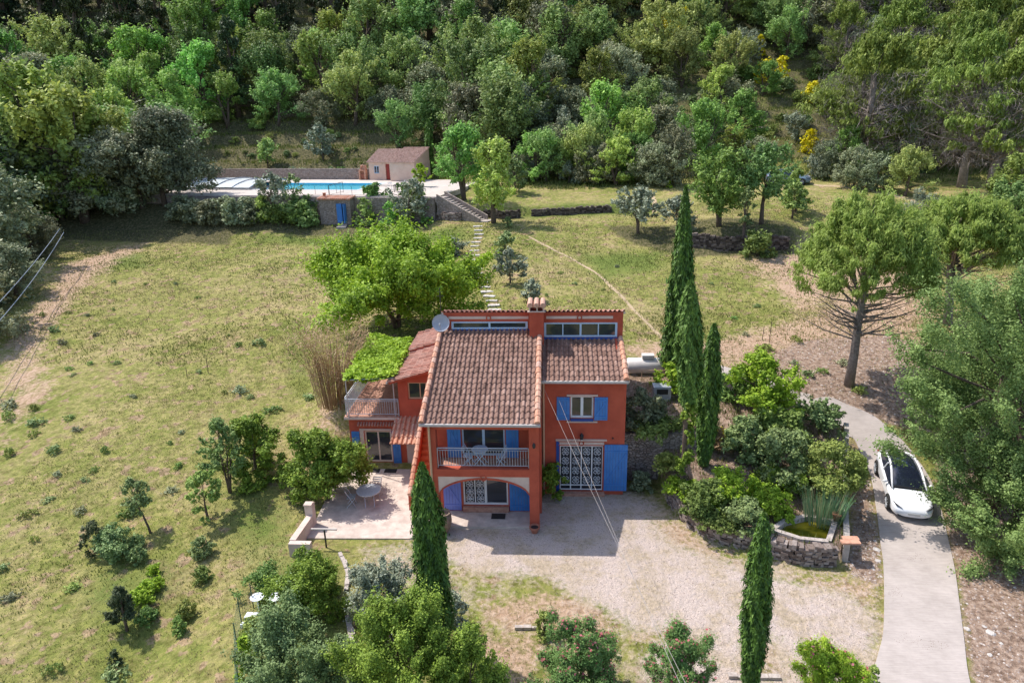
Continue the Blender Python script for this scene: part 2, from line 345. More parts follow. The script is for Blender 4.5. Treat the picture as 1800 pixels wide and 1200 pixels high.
def ground_mat():
    m, n, b = nodes('ground_cover'); L = n.links
    geo = n.nodes.new('ShaderNodeNewGeometry')
    def noise(s, d=6, r=.6):
        t = n.nodes.new('ShaderNodeTexNoise'); t.inputs['Scale'].default_value = s; t.inputs['Detail'].default_value = d; t.inputs['Roughness'].default_value = r
        L.new(geo.outputs['Position'], t.inputs['Vector']); return t.outputs[0]
    def ramp(src, *st):
        r = n.nodes.new('ShaderNodeValToRGB'); el = r.color_ramp.elements
        while len(el) < len(st): el.new(.5)
        for i, (p, c) in enumerate(st): el[i].position = p; el[i].color = rgb(c)
        L.new(src, r.inputs[0]); return r.outputs[0]
    def mix(f, a, c, mode='MIX'):
        x = n.nodes.new('ShaderNodeMix'); x.data_type = 'RGBA'; x.blend_type = mode
        if isinstance(f, float): x.inputs[0].default_value = f
        else: L.new(f, x.inputs[0])
        L.new(a, x.inputs[6]); L.new(c, x.inputs[7]); return x.outputs[2]
    def math_(op, a, c):
        x = n.nodes.new('ShaderNodeMath'); x.operation = op
        for i, q in enumerate((a, c)):
            if isinstance(q, (int, float)): x.inputs[i].default_value = q
            else: L.new(q, x.inputs[i])
        return x.outputs[0]
    nA, nB, nC, nD = noise(.12, 4), noise(.7, 6, .7), noise(4.5, 6, .7), noise(22, 5, .7)
    def edge(name, k=.9, sharp=3.5):
        a = n.nodes.new('ShaderNodeAttribute'); a.attribute_name = name
        s = math_('ADD', a.outputs['Fac'], math_('MULTIPLY', math_('SUBTRACT', math_('ADD', math_('MULTIPLY', nB, .5), math_('MULTIPLY', nC, .5)), .5), k*2))
        x = n.nodes.new('ShaderNodeMapRange'); L.new(math_('ADD', math_('MULTIPLY', math_('SUBTRACT', s, .5), sharp), .5), x.inputs[0]); return x.outputs[0]
    ab = math_('ADD', math_('MULTIPLY', nA, .35), math_('ADD', math_('MULTIPLY', nB, .35), math_('MULTIPLY', nC, .30)))
    grass = ramp(ab, (.36,(.12,.155,.035)), (.45,(.20,.215,.055)), (.52,(.29,.262,.10)), (.61,(.41,.32,.18)))
    soil = ramp(nC, (.38,(.17,.10,.065)), (.62,(.36,.24,.16)))
    grass = mix(ramp(nB, (.60,(0,0,0)), (.66,(.75,.75,.75))), grass, soil)
    nE = noise(1.6, 3, .5); grass = mix(ramp(nE, (.585,(0,0,0)), (.65,(.75,.75,.75))), grass, ramp(nC, (.4,(.27,.17,.12)), (.6,(.42,.29,.21))))
    nF = noise(2.6, 7, .72); grass = mix(1.0, grass, ramp(nF, (.36,(.66,.64,.58)), (.5,(1.05,1.06,1.02)), (.64,(1.36,1.32,1.25))), 'MULTIPLY')
    lush = ramp(nC, (.38,(.10,.14,.028)), (.62,(.19,.235,.055)))
    pink = ramp(nC, (.38,(.36,.23,.15)), (.62,(.58,.42,.30)))
    dirt = ramp(nC, (.36,(.16,.105,.075)), (.5,(.33,.23,.17)), (.66,(.50,.385,.31)))
    grav = ramp(nD, (.34,(.41,.32,.28)), (.5,(.575,.475,.42)), (.66,(.71,.605,.55)))
    grav = mix(ramp(nB, (.43,(0,0,0)), (.60,(.85,.85,.85))), grav, ramp(nC, (.4,(.36,.29,.19)), (.6,(.55,.44,.32))))
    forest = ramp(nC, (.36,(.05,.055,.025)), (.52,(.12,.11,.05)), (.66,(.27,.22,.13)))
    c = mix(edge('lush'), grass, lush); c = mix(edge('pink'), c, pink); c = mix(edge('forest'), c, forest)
    c = mix(edge('dirt', .6), c, dirt); c = mix(edge('gravel', 1.0, 2.6), c, grav)
    L.new(c, b.inputs['Base Color']); b.inputs['Roughness'].default_value = .95; b.inputs['Specular IOR Level'].default_value = .15
    bp = n.nodes.new('ShaderNodeBump'); bp.inputs['Strength'].default_value = .8; bp.inputs['Distance'].default_value = .22
    L.new(math_('ADD', nC, math_('MULTIPLY', nD, .25)), bp.inputs['Height']); L.new(bp.outputs[0], b.inputs['Normal'])
    return m
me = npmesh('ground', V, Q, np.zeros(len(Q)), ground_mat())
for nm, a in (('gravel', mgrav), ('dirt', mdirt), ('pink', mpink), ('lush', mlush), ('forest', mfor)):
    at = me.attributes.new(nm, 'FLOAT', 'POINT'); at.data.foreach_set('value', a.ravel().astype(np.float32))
me.polygons.foreach_set('use_smooth', [True]*len(me.polygons))
go = bpy.data.objects.new('ground', me); C.objects.link(go); tag(go, kind='structure')

# ------------------------------------------------------------------ concrete drive, paths
def strip(name, left, right, mat, lift=.035, sub=6, cross=8, label=None):
    """sheet draped over the terrain between two edge lines given in world xy"""
    def dens(P):
        P = np.array([p[:2] for p in P]); o = []
        for i in range(len(P)-1):
            a, b2 = P[i], P[i+1]; p0 = P[max(i-1, 0)]; p3 = P[min(i+2, len(P)-1)]
            for s in range(sub):
                t = s/sub
                o.append(.5*((2*a)+(-p0+b2)*t+(2*p0-5*a+4*b2-p3)*t*t+(-p0+3*a-3*b2+p3)*t**3))
        o.append(P[-1]); return np.array(o)
    A, B = dens(left), dens(right); n = len(A); m = MB(); vs = []
    for i in range(n):
        for k in range(cross+1):
            q = A[i]+(B[i]-A[i])*k/cross
            vs.append((q[0], q[1], float(T(q[0], q[1]))+lift))
    for k in range(cross+1):
        pass
    W_ = cross+1; fs = [(i*W_+k, (i+1)*W_+k, (i+1)*W_+k+1, i*W_+k+1) for i in range(n-1) for k in range(cross)]
    base = len(vs); sk = []
    for side in (0, cross):
        st = len(vs)
        for i in range(n): x, y, z = vs[i*W_+side]; vs.append((x, y, z-.25))
        for i in range(n-1): fs.append((i*W_+side, st+i, st+i+1, (i+1)*W_+side))
    m.add(vs, fs); o = m.build(name, mat); me = o.data
    import bmesh
    bm = bmesh.new(); bm.from_mesh(me); bmesh.ops.recalc_face_normals(bm, faces=bm.faces); bm.to_mesh(me); bm.free()
    return o
def drive_mat():
    m, n, b = nodes('brushed_concrete'); L = n.links; geo = n.nodes.new('ShaderNodeNewGeometry')
    def nz(s, sc=(1,1,1), d=6):
        mp = n.nodes.new('ShaderNodeMapping'); mp.inputs['Scale'].default_value = sc; t = n.nodes.new('ShaderNodeTexNoise'); t.inputs['Scale'].default_value = s; t.inputs['Detail'].default_value = d; t.inputs['Roughness'].default_value = .7
        L.new(geo.outputs['Position'], mp.inputs[0]); L.new(mp.outputs[0], t.inputs['Vector']); return t.outputs[0]
    r = n.nodes.new('ShaderNodeValToRGB'); r.color_ramp.elements[0].position = .3; r.color_ramp.elements[1].position = .7
    r.color_ramp.elements[0].color = (.29,.25,.225,1); r.color_ramp.elements[1].color = (.53,.465,.43,1)
    a = n.nodes.new('ShaderNodeMath'); a.operation = 'ADD'; a.inputs[1].default_value = 0
    h = n.nodes.new('ShaderNodeMix'); h.inputs[0].default_value = .45
    s1 = nz(.9); s2 = nz(5, (.35, 4.5, 1)); L.new(s1, h.inputs[2]); L.new(s2, h.inputs[3]); L.new(h.outputs[0], r.inputs[0]); 
    L.new(r.outputs[0], b.inputs['Base Color']); b.inputs['Roughness'].default_value = .9
    bp = n.nodes.new('ShaderNodeBump'); bp.inputs['Strength'].default_value = .5; bp.inputs['Distance'].default_value = .03
    L.new(s2, bp.inputs['Height']); L.new(bp.outputs[0], b.inputs['Normal']); return m
mt['drive'] = drive_mat()
DL = PX([(1500,1290),(1528,1199),(1543,1150),(1553,1100),(1553,1000),(1547,950),(1538,880),(1528,830),(1512,795),(1495,768),(1462,738),(1425,718),(1380,706),(1330,694),(1262,664),(1215,650)])
DR = PX([(1740,1290),(1705,1199),(1694,1120),(1685,1050),(1678,1000),(1667,950),(1650,880),(1628,830),(1600,790),(1567,757),(1533,730),(1490,712),(1450,698),(1373,677),(1300,654),(1255,640)])
tag(strip('concrete_drive', DL, DR, 'drive'), kind='structure')
def thinpath(name, pts, w, mat='pathdirt'):
    P = [np.array(p) for p in PX(pts)]; A = []; B = []
    for i, p in enumerate(P):
        d = P[min(i+1, len(P)-1)]-P[max(i-1, 0)]; d = d/np.hypot(*d); nrm = np.array([-d[1], d[0]])
        ww = w*(.75+.5*((i*37)%10)/10); A.append(p+nrm*ww/2); B.append(p-nrm*ww/2)
    return tag(strip(name, A, B, mat, .02, 5, 2), kind='structure')
mt['pathdirt'] = M('worn_earth', (.34,.26,.15), (.50,.38,.25), 3, .95, .3, 20)
thinpath('footpath', [(930,416),(960,432),(1000,452),(1045,478),(1075,505),(1105,535),(1130,560),(1160,590),(1185,612)], .24)
thinpath('footpath', [(1148,345),(1151,358),(1150,374)], .45)
thinpath('footpath', [(1430,325),(1520,332),(1600,352),(1660,372)], .8)

# ================================================================== HOUSE
def wallgrid(mb, x0, x1, z0, z1, y, th, holes):
    """vertical wall in the plane y (outer face y, thickness th towards +y) with rectangular holes"""
    xs = sorted({x0, x1, *[h[0] for h in holes], *[h[1] for h in holes]}); zs = sorted({z0, z1, *[h[2] for h in holes], *[h[3] for h in holes]})
    nx_, nz_ = len(xs)-1, len(zs)-1
    solid = [[not any(h[0] <= (xs[i]+xs[i+1])/2 <= h[1] and h[2] <= (zs[j]+zs[j+1])/2 <= h[3] for h in holes) for j in range(nz_)] for i in range(nx_)]
    S_ = lambda i, j: 0 <= i < nx_ and 0 <= j < nz_ and solid[i][j]
    for i in range(nx_):
        for j in range(nz_):
            if not solid[i][j]: continue
            a, b2, c, d = xs[i], xs[i+1], zs[j], zs[j+1]
            mb.add([(a,y,c),(b2,y,c),(b2,y,d),(a,y,d)], [(0,1,2,3)]); mb.add([(a,y+th,c),(b2,y+th,c),(b2,y+th,d),(a,y+th,d)], [(3,2,1,0)])
            if not S_(i-1, j): mb.add([(a,y,c),(a,y+th,c),(a,y+th,d),(a,y,d)], [(3,2,1,0)])
            if not S_(i+1, j): mb.add([(b2,y,c),(b2,y+th,c),(b2,y+th,d),(b2,y,d)], [(0,1,2,3)])
            if not S_(i, j-1): mb.add([(a,y,c),(b2,y,c),(b2,y+th,c),(a,y+th,c)], [(3,2,1,0)])
            if not S_(i, j+1): mb.add([(a,y,d),(b2,y,d),(b2,y+th,d),(a,y+th,d)], [(0,1,2,3)])
    return mb
def polyx(mb, x0, x1, poly):
    """prism between x0 and x1 with a (y,z) outline"""
    n = len(poly); a = sum(poly[i][0]*poly[(i+1)%n][1]-poly[(i+1)%n][0]*poly[i][1] for i in range(n))
    if a < 0: poly = poly[::-1]
    vs = [(x0, p[0], p[1]) for p in poly]+[(x1, p[0], p[1]) for p in poly]
    return mb.add(vs, [tuple(range(n))[::-1], tuple(range(n, 2*n))]+[(i, (i+1)%n, (i+1)%n+n, i+n) for i in range(n)])
def polyy(mb, y0, y1, poly):
    n = len(poly); a = sum(poly[i][0]*poly[(i+1)%n][1]-poly[(i+1)%n][0]*poly[i][1] for i in range(n))
    if a < 0: poly = poly[::-1]
    vs = [(p[0], y0, p[1]) for p in poly]+[(p[0], y1, p[1]) for p in poly]
    return mb.add(vs, [tuple(range(n)), tuple(range(n, 2*n))[::-1]]+[((i+1)%n, i, i+n, (i+1)%n+n) for i in range(n)])
rr_ = random.Random(5)
def tiles(name, O, U, V, nu, nv, wid, length, mat, parent, hump=.06, th=.10, seed=1):
    O, U, V = Vector(O), Vector(U).normalized(), Vector(V).normalized(); N = U.cross(V)
    m = MB(); rn = random.Random(seed); cw = wid/nu; rl = length/nv
    prof = [(0, -.15), (.05, .02), (.16, .62), (.27, .95), (.36, 1), (.45, .95), (.56, .62), (.64, -.1), (.72, -.42), (.86, -.5), (1, -.15)]
    for j in range(nv):
        for i in range(nu):
            jx = rn.uniform(-.012, .012); jh = rn.uniform(-.006, .008); t = min(1, max(0, rn.gauss(.5, .22)))
            js = rn.uniform(-.015, .015)
            lo = []; hi = []; li = []
            for s, h in prof:
                u = (i+s)*cw+(jx if 0 < s < .7 else 0); hh = h*hump
                lo.append(O+U*u+V*(j*rl-.03+js)+N*(hh+.035+jh)); hi.append(O+U*u+V*((j+1)*rl+.02)+N*(hh*.82+.002)); li.append(O+U*u+V*(j*rl-.03+js)+N*(-.02))
            k = len(prof); f = [(q, q+1, k+q+1, k+q) for q in range(k-1)]+[(2*k+q, 2*k+q+1, q+1, q) for q in range(k-1)]
            m.add(lo+hi+li, f, t)
    o = m.build(name, mat, parent)
    return o
def slab(name, O, U, V, wid, length, th, mat, parent):
    U, V = Vector(U).normalized(), Vector(V).normalized(); N = U.cross(V)
    return MB().obox(Vector(O)-N*th, U, V, N, wid, length, th-.012).build(name, mat, parent)
def raketiles(name, p0, p1, r, mat, parent, step=.37, seed=0, end=True):
    p0, p1 = Vector(p0), Vector(p1); L_ = (p1-p0).length; n = max(1, round(L_/step)); d = (p1-p0)/n; m = MB(); rn = random.Random(seed)
    for i in range(n):
        a = p0+d*i+Vector((rn.uniform(-.01,.01), 0, rn.uniform(-.004,.01))); m.tube([a-d*.06, a+d*1.02], [r*1.08, r*.86], 8, True, min(1, max(0, rn.gauss(.5, .3))))
    return m.build(name, mat, parent)
def shutter(x0, x1, z0, z1, y, parent, mat='blue', flip=False, name='shutter', nb=None, angle=0.):
    m = MB(); w_ = x1-x0; nb = nb or max(3, round(w_/.13))
    for i in range(nb):
        m.box(x0+w_*i/nb+.004, x0+w_*(i+1)/nb-.004, y-.045, y-.012, z0, z1)
    o = m.build(name, mat, parent)
    b = MB(); h = z1-z0
    for fz in (.12, .84): b.box(x0+.02, x1-.02, y-.068, y-.047, z0+h*fz, z0+h*fz+.07)
    a = (x1-.06, z0+h*.14+.06) if not flip else (x0+.06, z0+h*.14+.06); c = (x0+.06, z0+h*.82) if not flip else (x1-.06, z0+h*.82)
    dv = Vector((c[0]-a[0], 0, c[1]-a[1])); L_ = dv.length; dv.normalize(); pv = Vector((-dv.z, 0, dv.x))
    b.obox((a[0]-pv.x*.03, y-.066, a[1]-pv.z*.03), dv, (0,1,0), pv, L_, .019, .06)
    b.build('shutter_brace', mat, o); return o
def railing(mb, p, q, h, gap=.11, r=.012, posts=True):
    p, q = Vector(p), Vector(q); L_ = (q-p).length; n = max(2, int(L_/gap)); d = (q-p)/n; upv = Vector((0,0,1))
    mb.tube([p+upv*h, q+upv*h], .026, 6); mb.tube([p+upv*(h-.1), q+upv*(h-.1)], .014, 5); mb.tube([p+upv*.1, q+upv*.1], .016, 5)
    for i in range(n+1):
        a = p+d*i; mb.tube([a+upv*.1, a+upv*(h-.1)], r, 5)
    for a in (p, q): mb.tube([a, a+upv*h], .024, 6)
    return mb
def scroll(mb, cx, cz, y, r, turns=1.1, flip=1, rad=.012, start=0.):
    pts = []
    for i in range(13):
        t = i/12; a = start+flip*turns*2*math.pi*t; q = r*(1-.72*t); pts.append((cx+q*math.cos(a), y, cz+q*math.sin(a)))
    mb.tube(pts, rad, 4, False)
def grille(mb, x0, x1, z0, z1, y):
    """one tall wrought-iron panel of paired scrolls"""
    w_ = x1-x0; n = 4; hz = (z1-z0)/n; cx = (x0+x1)/2
    for i in range(n):
        zc = z0+hz*(i+.5); r = w_*.22
        for s in (-1, 1):
            scroll(mb, cx+s*w_*.22, zc+hz*.20, y, r, 1.2, s, start=math.pi*.5); scroll(mb, cx+s*w_*.22, zc-hz*.20, y, r, 1.2, -s, start=-math.pi*.5)
        mb.tube([(cx, y, zc-hz*.1), (cx-w_*.1, y, zc), (cx, y, zc+hz*.1), (cx+w_*.1, y, zc), (cx, y, zc-hz*.1)], .010, 4, False)

H = empty('house', (-1, 30, 0), 'large red stuccoed villa with tiled roofs, blue shutters, arched porch and gravel forecourt', 'house')
YR, YLF, YB = 27.72, 24.95, 26.07
# ---- right block
m = wallgrid(MB(), -.42, 3.25, -.3, 5.6, YR, .3, [(.83,1.84,3.8,4.85), (.37,2.30,.14,2.46)])
polyx(m, 2.95, 3.25, [(YR+.3,-.3),(34.6,-.3),(34.6,5.6),(30.9,6.75),(YR+.3,5.62)]); 
m.box(-5.0, 3.25, 34.6, 34.9, 1.0, 5.6)
m.box(.4, 3.2, YR+1.6, YR+1.65, 0, 5.5)
m.box(-.3, 2.95, YR+.3, 34.6, 3.0, 3.1)
m.build('wall', 'red', H)
# window
fr = MB(); x0, x1, z0, z1 = .83, 1.84, 3.8, 4.85; y = YR+.10
for a in ((x0,x0+.07,z0,z1),(x1-.07,x1,z0,z1),(x0+.07,x1-.07,z0,z0+.10),(x0+.07,x1-.07,z1-.07,z1),((x0+x1)/2-.06,(x0+x1)/2+.06,z0+.1,z1-.07)): fr.box(a[0],a[1],y,y+.07,a[2],a[3])
wf = fr.build('window', 'white', H)
MB().box(x0+.05,x1-.05,y+.03,y+.04,z0+.08,z1-.05).build('pane', 'glass', wf)
cu = MB()
for i in range(9): cu.tube([(x0+.56+i*.04, y+.12+.02*(i%2), z0+.1), (x0+.56+i*.04, y+.12+.02*(i%2), z1-.08)], .025, 5)
cu.build('curtain', 'white', wf)
MB().box(.66,2.02,YR-.05,YR-.002,4.88,4.96).build('lintel', 'pale', H)
MB().box(.66,2.02,YR-.05,YR-.002,3.62,3.69).build('sill', 'pale', H)
MB().box(.83,1.84,YR-.10,YR-.002,3.71,3.80).build('sill', 'bluedark', H)
shutter(.22,.80,3.74,4.84,YR,H); shutter(1.87,2.46,3.74,4.84,YR,H,flip=True)
# gate
MB().box(.18,2.46,YR-.06,YR-.002,2.72,2.80).build('lintel', 'pale', H)
MB().box(.30,2.34,YR-.035,YR-.002,2.50,2.70).build('transom_panel', 'pale', H)
m = MB(); m.tube([(1.33+.10*math.cos(a*math.pi/8), YR-.045, 2.60+.10*math.sin(a*math.pi/8)) for a in range(17)], .028, 6, False)
m.box(.30,2.34,YR-.045,YR-.036,2.67,2.70); m.box(.30,1.2,YR-.045,YR-.036,2.50,2.525); m.box(1.46,2.34,YR-.045,YR-.036,2.50,2.525)
m.build('roundel', 'red', H)
m = MB(); gx0, gx1 = .38, 2.29; y = YR+.04
for i in range(5): xx = gx0+(gx1-gx0)*i/4; m.box(xx-.025, xx+.025, y, y+.04, .2, 2.45)
for zz in (.2, .42, 2.40): m.box(gx0-.02, gx1+.02, y+.005, y+.035, zz, zz+.045)
for i in range(4): xx = gx0+(gx1-gx0)*i/4; grille(m, xx+.02, xx+(gx1-gx0)/4-.02, .47, 2.40, y+.01)
m.build('iron_gate', 'white', H)
MB().box(.37,2.30,YR+.16,YR+.18,.14,2.46).build('glass_door', 'glass', H)
MB().box(.1,2.4,YR-.22,YR-.003,-.1,.14).build('doorstep', 'terra', H)
MB().box(.20,.345,YR-.04,YR-.003,.16,2.70).build('shutter_edge', 'bluedark', H)
shutter(2.36,3.40,.22,2.55,YR-.02,H,flip=True)
l = MB(); l.tube([(1.33,YR,3.02),(1.33,YR-.16,3.10)], .015); l.lathe((1.33,YR-.18,2.84), [(.03,0),(.07,.05),(.09,.2),(.1,.22),(.03,.32),(.01,.36)], 6)
lo = l.build('wall_lamp', 'dark', H); MB().lathe((1.33,YR-.18,2.80), [(.02,0),(.05,.03),(.05,.06)], 6).build('lamp_glass', 'white', lo)
MB().lathe((2.72,YR-.03,2.86), [(.03,-.03),(.04,0),(.02,.04)], 6).build('wall_fitting', 'dark', H)
# roof right
sR = .29; c = 1/math.hypot(1, sR); LR = 3.1/c
tiles('roof_tiles', (-.46,27.50,5.66), (1,0,0), (0,c,sR*c), 17, 9, 3.70, LR+.12, 'tile', H, seed=2)
slab('roof', (-.46,27.55,5.66), (1,0,0), (0,c,sR*c), 3.72, LR, .09, 'cream', H)
raketiles('rake_tiles', (3.22,27.48,5.76), (3.22,30.55,5.76+3.07*sR), .12, 'tile3', H, seed=3)
MB().box(3.28,3.36,27.50,30.6,5.60,5.66).obox((3.27,27.5,5.62),(0,c,sR*c),(1,0,0),(0,-sR*c,c),3.15,.07,.11).build('verge_board', 'cream', H)
m = MB(); m.box(-.46,3.30,27.38,27.48,5.60,5.70); m.build('gutter', 'gutter', H)
# ---- parapet / clerestory
YP = 30.62
m = wallgrid(MB(), -5.08, 3.32, 6.0, 7.86, YP, .22, [(-4.72,-1.12,7.10,7.40), (-.35,3.06,6.66,7.36)])
polyx(m, 3.12, 3.32, [(YP+.22,6.0),(34.8,6.0),(34.8,6.55),(YP+.22,7.86)]); polyx(m, -5.08, -4.88, [(YP+.22,6.0),(34.8,6.0),(34.8,6.55),(YP+.22,7.86)])
m.build('clerestory_wall', 'red', H)
MB().box(-4.85,-1.08,YP-.025,YP-.003,7.55,7.68).build('painted_band', 'pale', H); MB().box(-.25,2.85,YP-.025,YP-.003,7.55,7.68).build('painted_band', 'pale', H)
for cx in (-2.95, 1.30):
    MB().tube([(cx+.10*math.cos(a*math.pi/8), YP-.04, 7.615+.10*math.sin(a*math.pi/8)) for a in range(17)], .03, 6, False).build('roundel', 'red', H)
def strip_window(x0, x1, z0, z1, n, name='clerestory_window'):
    m = MB(); y = YP-.03
    m.box(x0-.05,x1+.05,y,y+.1,z0-.07,z0); m.box(x0-.05,x1+.05,y,y+.1,z1,z1+.06); m.box(x0-.05,x0+.05,y,y+.1,z0,z1); m.box(x1-.05,x1+.05,y,y+.1,z0,z1)
    for i in range(1, n): xx = x0+(x1-x0)*i/n; h = .045 if i == n//2 else .025; m.box(xx-h,xx+h,y+.01,y+.09,z0,z1)
    o = m.build(name, 'frameblue', H); MB().box(x0,x1,y+.05,y+.06,z0,z1).build('pane', 'glass', o)
    return o
strip_window(-4.67,-1.17,7.14,7.36,2); strip_window(-.30,3.01,6.74,7.30,4)
MB().box(-4.8,-1.0,YP-.06,YP-.034,7.0,7.06).build('flashing', 'bluedark', H); MB().box(-.4,3.1,YP-.07,YP-.034,6.56,6.65).build('flashing', 'bluedark', H)
# rear roof behind the parapet falls to the back
cs = 4.35; sl = -1.31/4.2; c2 = 1/math.hypot(1, sl)
tiles('rear_roof', (3.42,35.1,6.52), (-1,0,0), (0,-c2,-sl*c2), 40, 13, 8.6, 4.62/c2-.05, 'tile2', H, seed=9)
slab('rear_roof_deck', (3.42,35.0,6.52), (-1,0,0), (0,-c2,-sl*c2), 8.6, 4.35/c2, .1, 'cream', H)
# ---- chimney
m = MB(); m.box(-1.02,-.36,30.0,30.75,6.3,8.05); m.build('chimney', 'red', H); ch = bpy.context.scene.objects['chimney']
m = MB(); m.box(-1.1,-.28,29.92,30.05,8.06,8.10).box(-1.1,-.28,30.7,30.83,8.06,8.10)
for xx in (-1.04,-.69,-.40): m.box(xx,xx+.06,30.0,30.75,8.05,8.30)
m.build('chimney_frame', 'pale', ch)
m = MB(); m.box(-1.12,-.26,29.9,30.86,8.30,8.34)
for i in range(3): m.tube([(-.98+i*.29,29.86,8.40),(-.98+i*.29,30.4,8.44),(-.98+i*.29,30.9,8.40)], .12, 8, True, .8)
m.build('chimney_cap', 'tile3', ch)
# ---- left block
sL = .355; cL = 1/math.hypot(1, sL); z0L = 4.93; y0L = 24.70
m = MB()
m.box(-5.08,-4.74,YLF,YLF+.42,-.3,4.80); m.box(-.93,-.52,YLF,YLF+.42,-.3,4.80)           # front pillars
m.box(-4.74,-.93,YLF,YLF+.30,2.42,2.76); m.box(-4.74,-.93,YLF+.0,YLF+.3,4.58,4.80)
polyx(m, -5.08,-4.80, [(YB,-.3),(34.6,-.3),(34.6,6.4),(30.8,6.9),(YB,5.24)])
polyx(m, -.72,-.44, [(YB,-.3),(YR+.2,-.3),(YR+.2,5.6),(YB,5.24)]); polyx(m, -.72,-.44, [(YR+.2,5.2),(30.7,5.2),(30.7,6.9),(YR+.2,5.8)])
m.box(-.93,-.72,YLF+.42,YB,2.5,4.9) if False else None
polyx(m, -.72,-.53, [(YLF+.42,-.3),(YB,-.3),(YB,5.2),(YLF+.42,4.95)])                     # east side of the porch is closed
polyx(m, -5.07,-4.88, [(YLF+.42,2.6),(YB,2.6),(YB,3.2),(YLF+.42,3.2)])
m.build('wall', 'red', H)
m = wallgrid(MB(), -4.80,-.72,-.3,5.2,YB,.25,[(-3.88,-1.90,.36,1.98),(-3.82,-1.98,2.78,4.60)])
m.build('porch_back_wall', 'red', H)
MB().box(-4.80,-.72,YLF+.02,YB,2.46,2.70).build('balcony_floor', 'terra', H)
MB().box(-5.6,-.55,24.0+.86,YB,-.2,.09).build('porch_floor', 'patio', H)
# arch spandrel
cxa, ra, zc = -2.835, 1.905, .62
def archz(x, a=1.93, z0=1.66, rise=.70):
    t = max(-1, min(1, (x+2.835)/a)); return z0+rise*math.sqrt(max(0, 1-t*t*.999)) if True else 0
n = 24; xs = [-4.74+(3.81)*i/n for i in range(n+1)]
zz = [1.60+.74*(1-((x+2.835)/1.905)**2)**.62 if abs(x+2.835) < 1.905 else 1.60 for x in xs]
m = MB(); mb2 = MB()
for i in range(n):
    a, b2, za, zb = xs[i], xs[i+1], zz[i], zz[i+1]
    m.add([(a,YLF+.03,za),(b2,YLF+.03,zb),(b2,YLF+.03,2.42),(a,YLF+.03,2.42),(a,YLF+.27,za),(b2,YLF+.27,zb),(b2,YLF+.27,2.42),(a,YLF+.27,2.42)], [(0,1,2,3),(7,6,5,4),(1,0,4,5)])
    mb2.add([(a,YLF+.005,za-.06),(b2,YLF+.005,zb-.06),(b2,YLF+.005,zb+.02),(a,YLF+.005,za+.02),(a,YLF+.29,za-.06),(b2,YLF+.29,zb-.06),(b2,YLF+.29,zb+.02),(a,YLF+.29,za+.02)], [(0,1,2,3),(7,6,5,4),(1,0,4,5),(3,2,6,7)])
m.build('arch_spandrel', 'pale', H); mb2.build('arch_rim', 'red', H)
MB().tube([(-2.83+.11*math.cos(a*math.pi/8), YLF-.01, 2.37+.11*math.sin(a*math.pi/8)) for a in range(17)], .03, 6, False).build('roundel', 'red', H)
m = MB(); railing(m, (-4.72,YLF+.12,2.78), (-.95,YLF+.12,2.78), .90); m.build('balcony_railing', 'metal', H)
def french(x0, x1, z0, z1, y, mat, half=None):
    m = MB()
    for a in ((x0,x0+.07,z0,z1),(x1-.07,x1,z0,z1),(x0+.07,x1-.07,z0,z0+.10),(x0+.07,x1-.07,z1-.06,z1),((x0+x1)/2-.055,(x0+x1)/2+.055,z0+.1,z1-.06)): m.box(a[0],a[1],y+.08,y+.15,a[2],a[3])
    o = m.build('french_window', mat, H); MB().box(x0+.05,x1-.05,y+.11,y+.12,z0+.06,z1-.04).build('pane', 'glass', o); return o
french(-3.82,-1.98,2.78,4.60,YB,'frameblue'); fw2 = french(-3.88,-1.90,.36,1.98,YB,'white')
m = MB()
for k in range(2): grille(m, -3.80+k*.46, -3.36+k*.46, .48, 1.92, YB+.05)
for xx in (-3.82,-3.35,-2.90): m.box(xx-.02,xx+.02,YB+.03,YB+.06,.42,1.94)
m.build('iron_grille', 'white', fw2)
shutter(-4.44,-3.86,2.74,4.62,YB,H); shutter(-1.94,-1.40,2.74,4.62,YB,H,flip=True)
shutter(-4.74,-3.96,.14,1.95,YB,H,'lilac'); shutter(-1.84,-.95,.14,1.95,YB,H,flip=True)
MB().box(-3.9,-1.88,YB-.14,YB-.003,.10,.34).build('doorstep', 'terra', H)
# roof left
tiles('roof_tiles', (-5.22,y0L,z0L), (1,0,0), (0,cL,sL*cL), 22, 18, 4.62, 5.98/cL, 'tile', H, seed=4)
slab('roof', (-5.26,y0L+.03,z0L), (1,0,0), (0,cL,sL*cL), 4.80, 5.92/cL, .10, 'cream', H)
raketiles('rake_tiles', (-5.24,y0L-.03,z0L+.07), (-5.24,30.6,z0L+.07+5.93*sL), .12, 'tile3', H, seed=6)
raketiles('rake_tiles', (-.56,y0L-.03,z0L+.07), (-.56,30.0,z0L+.07+5.33*sL), .13, 'tile3', H, seed=7)
m = MB(); m.box(-5.32,-.44,y0L-.13,y0L-.04,z0L-.06,z0L+.04); m.build('gutter', 'gutter', H)
MB().tube([(-4.98,y0L-.06,4.88),(-4.98,YLF-.06,4.70),(-4.98,YLF-.06,.1)], .045, 8).build('downpipe', 'pipe', H)
MB().tube([(-.36,y0L+2.7,5.6),(-.36,YR-.07,5.5),(-.36,YR-.07,.1)], .045, 8).build('downpipe', 'pipe', H)
l = MB(); l.tube([(-.72,YLF,3.98),(-.72,YLF-.12,4.04)], .015); l.lathe((-.72,YLF-.14,3.82), [(.03,0),(.06,.04),(.07,.16),(.02,.24)], 6); l.build('wall_lamp', 'dark', H)
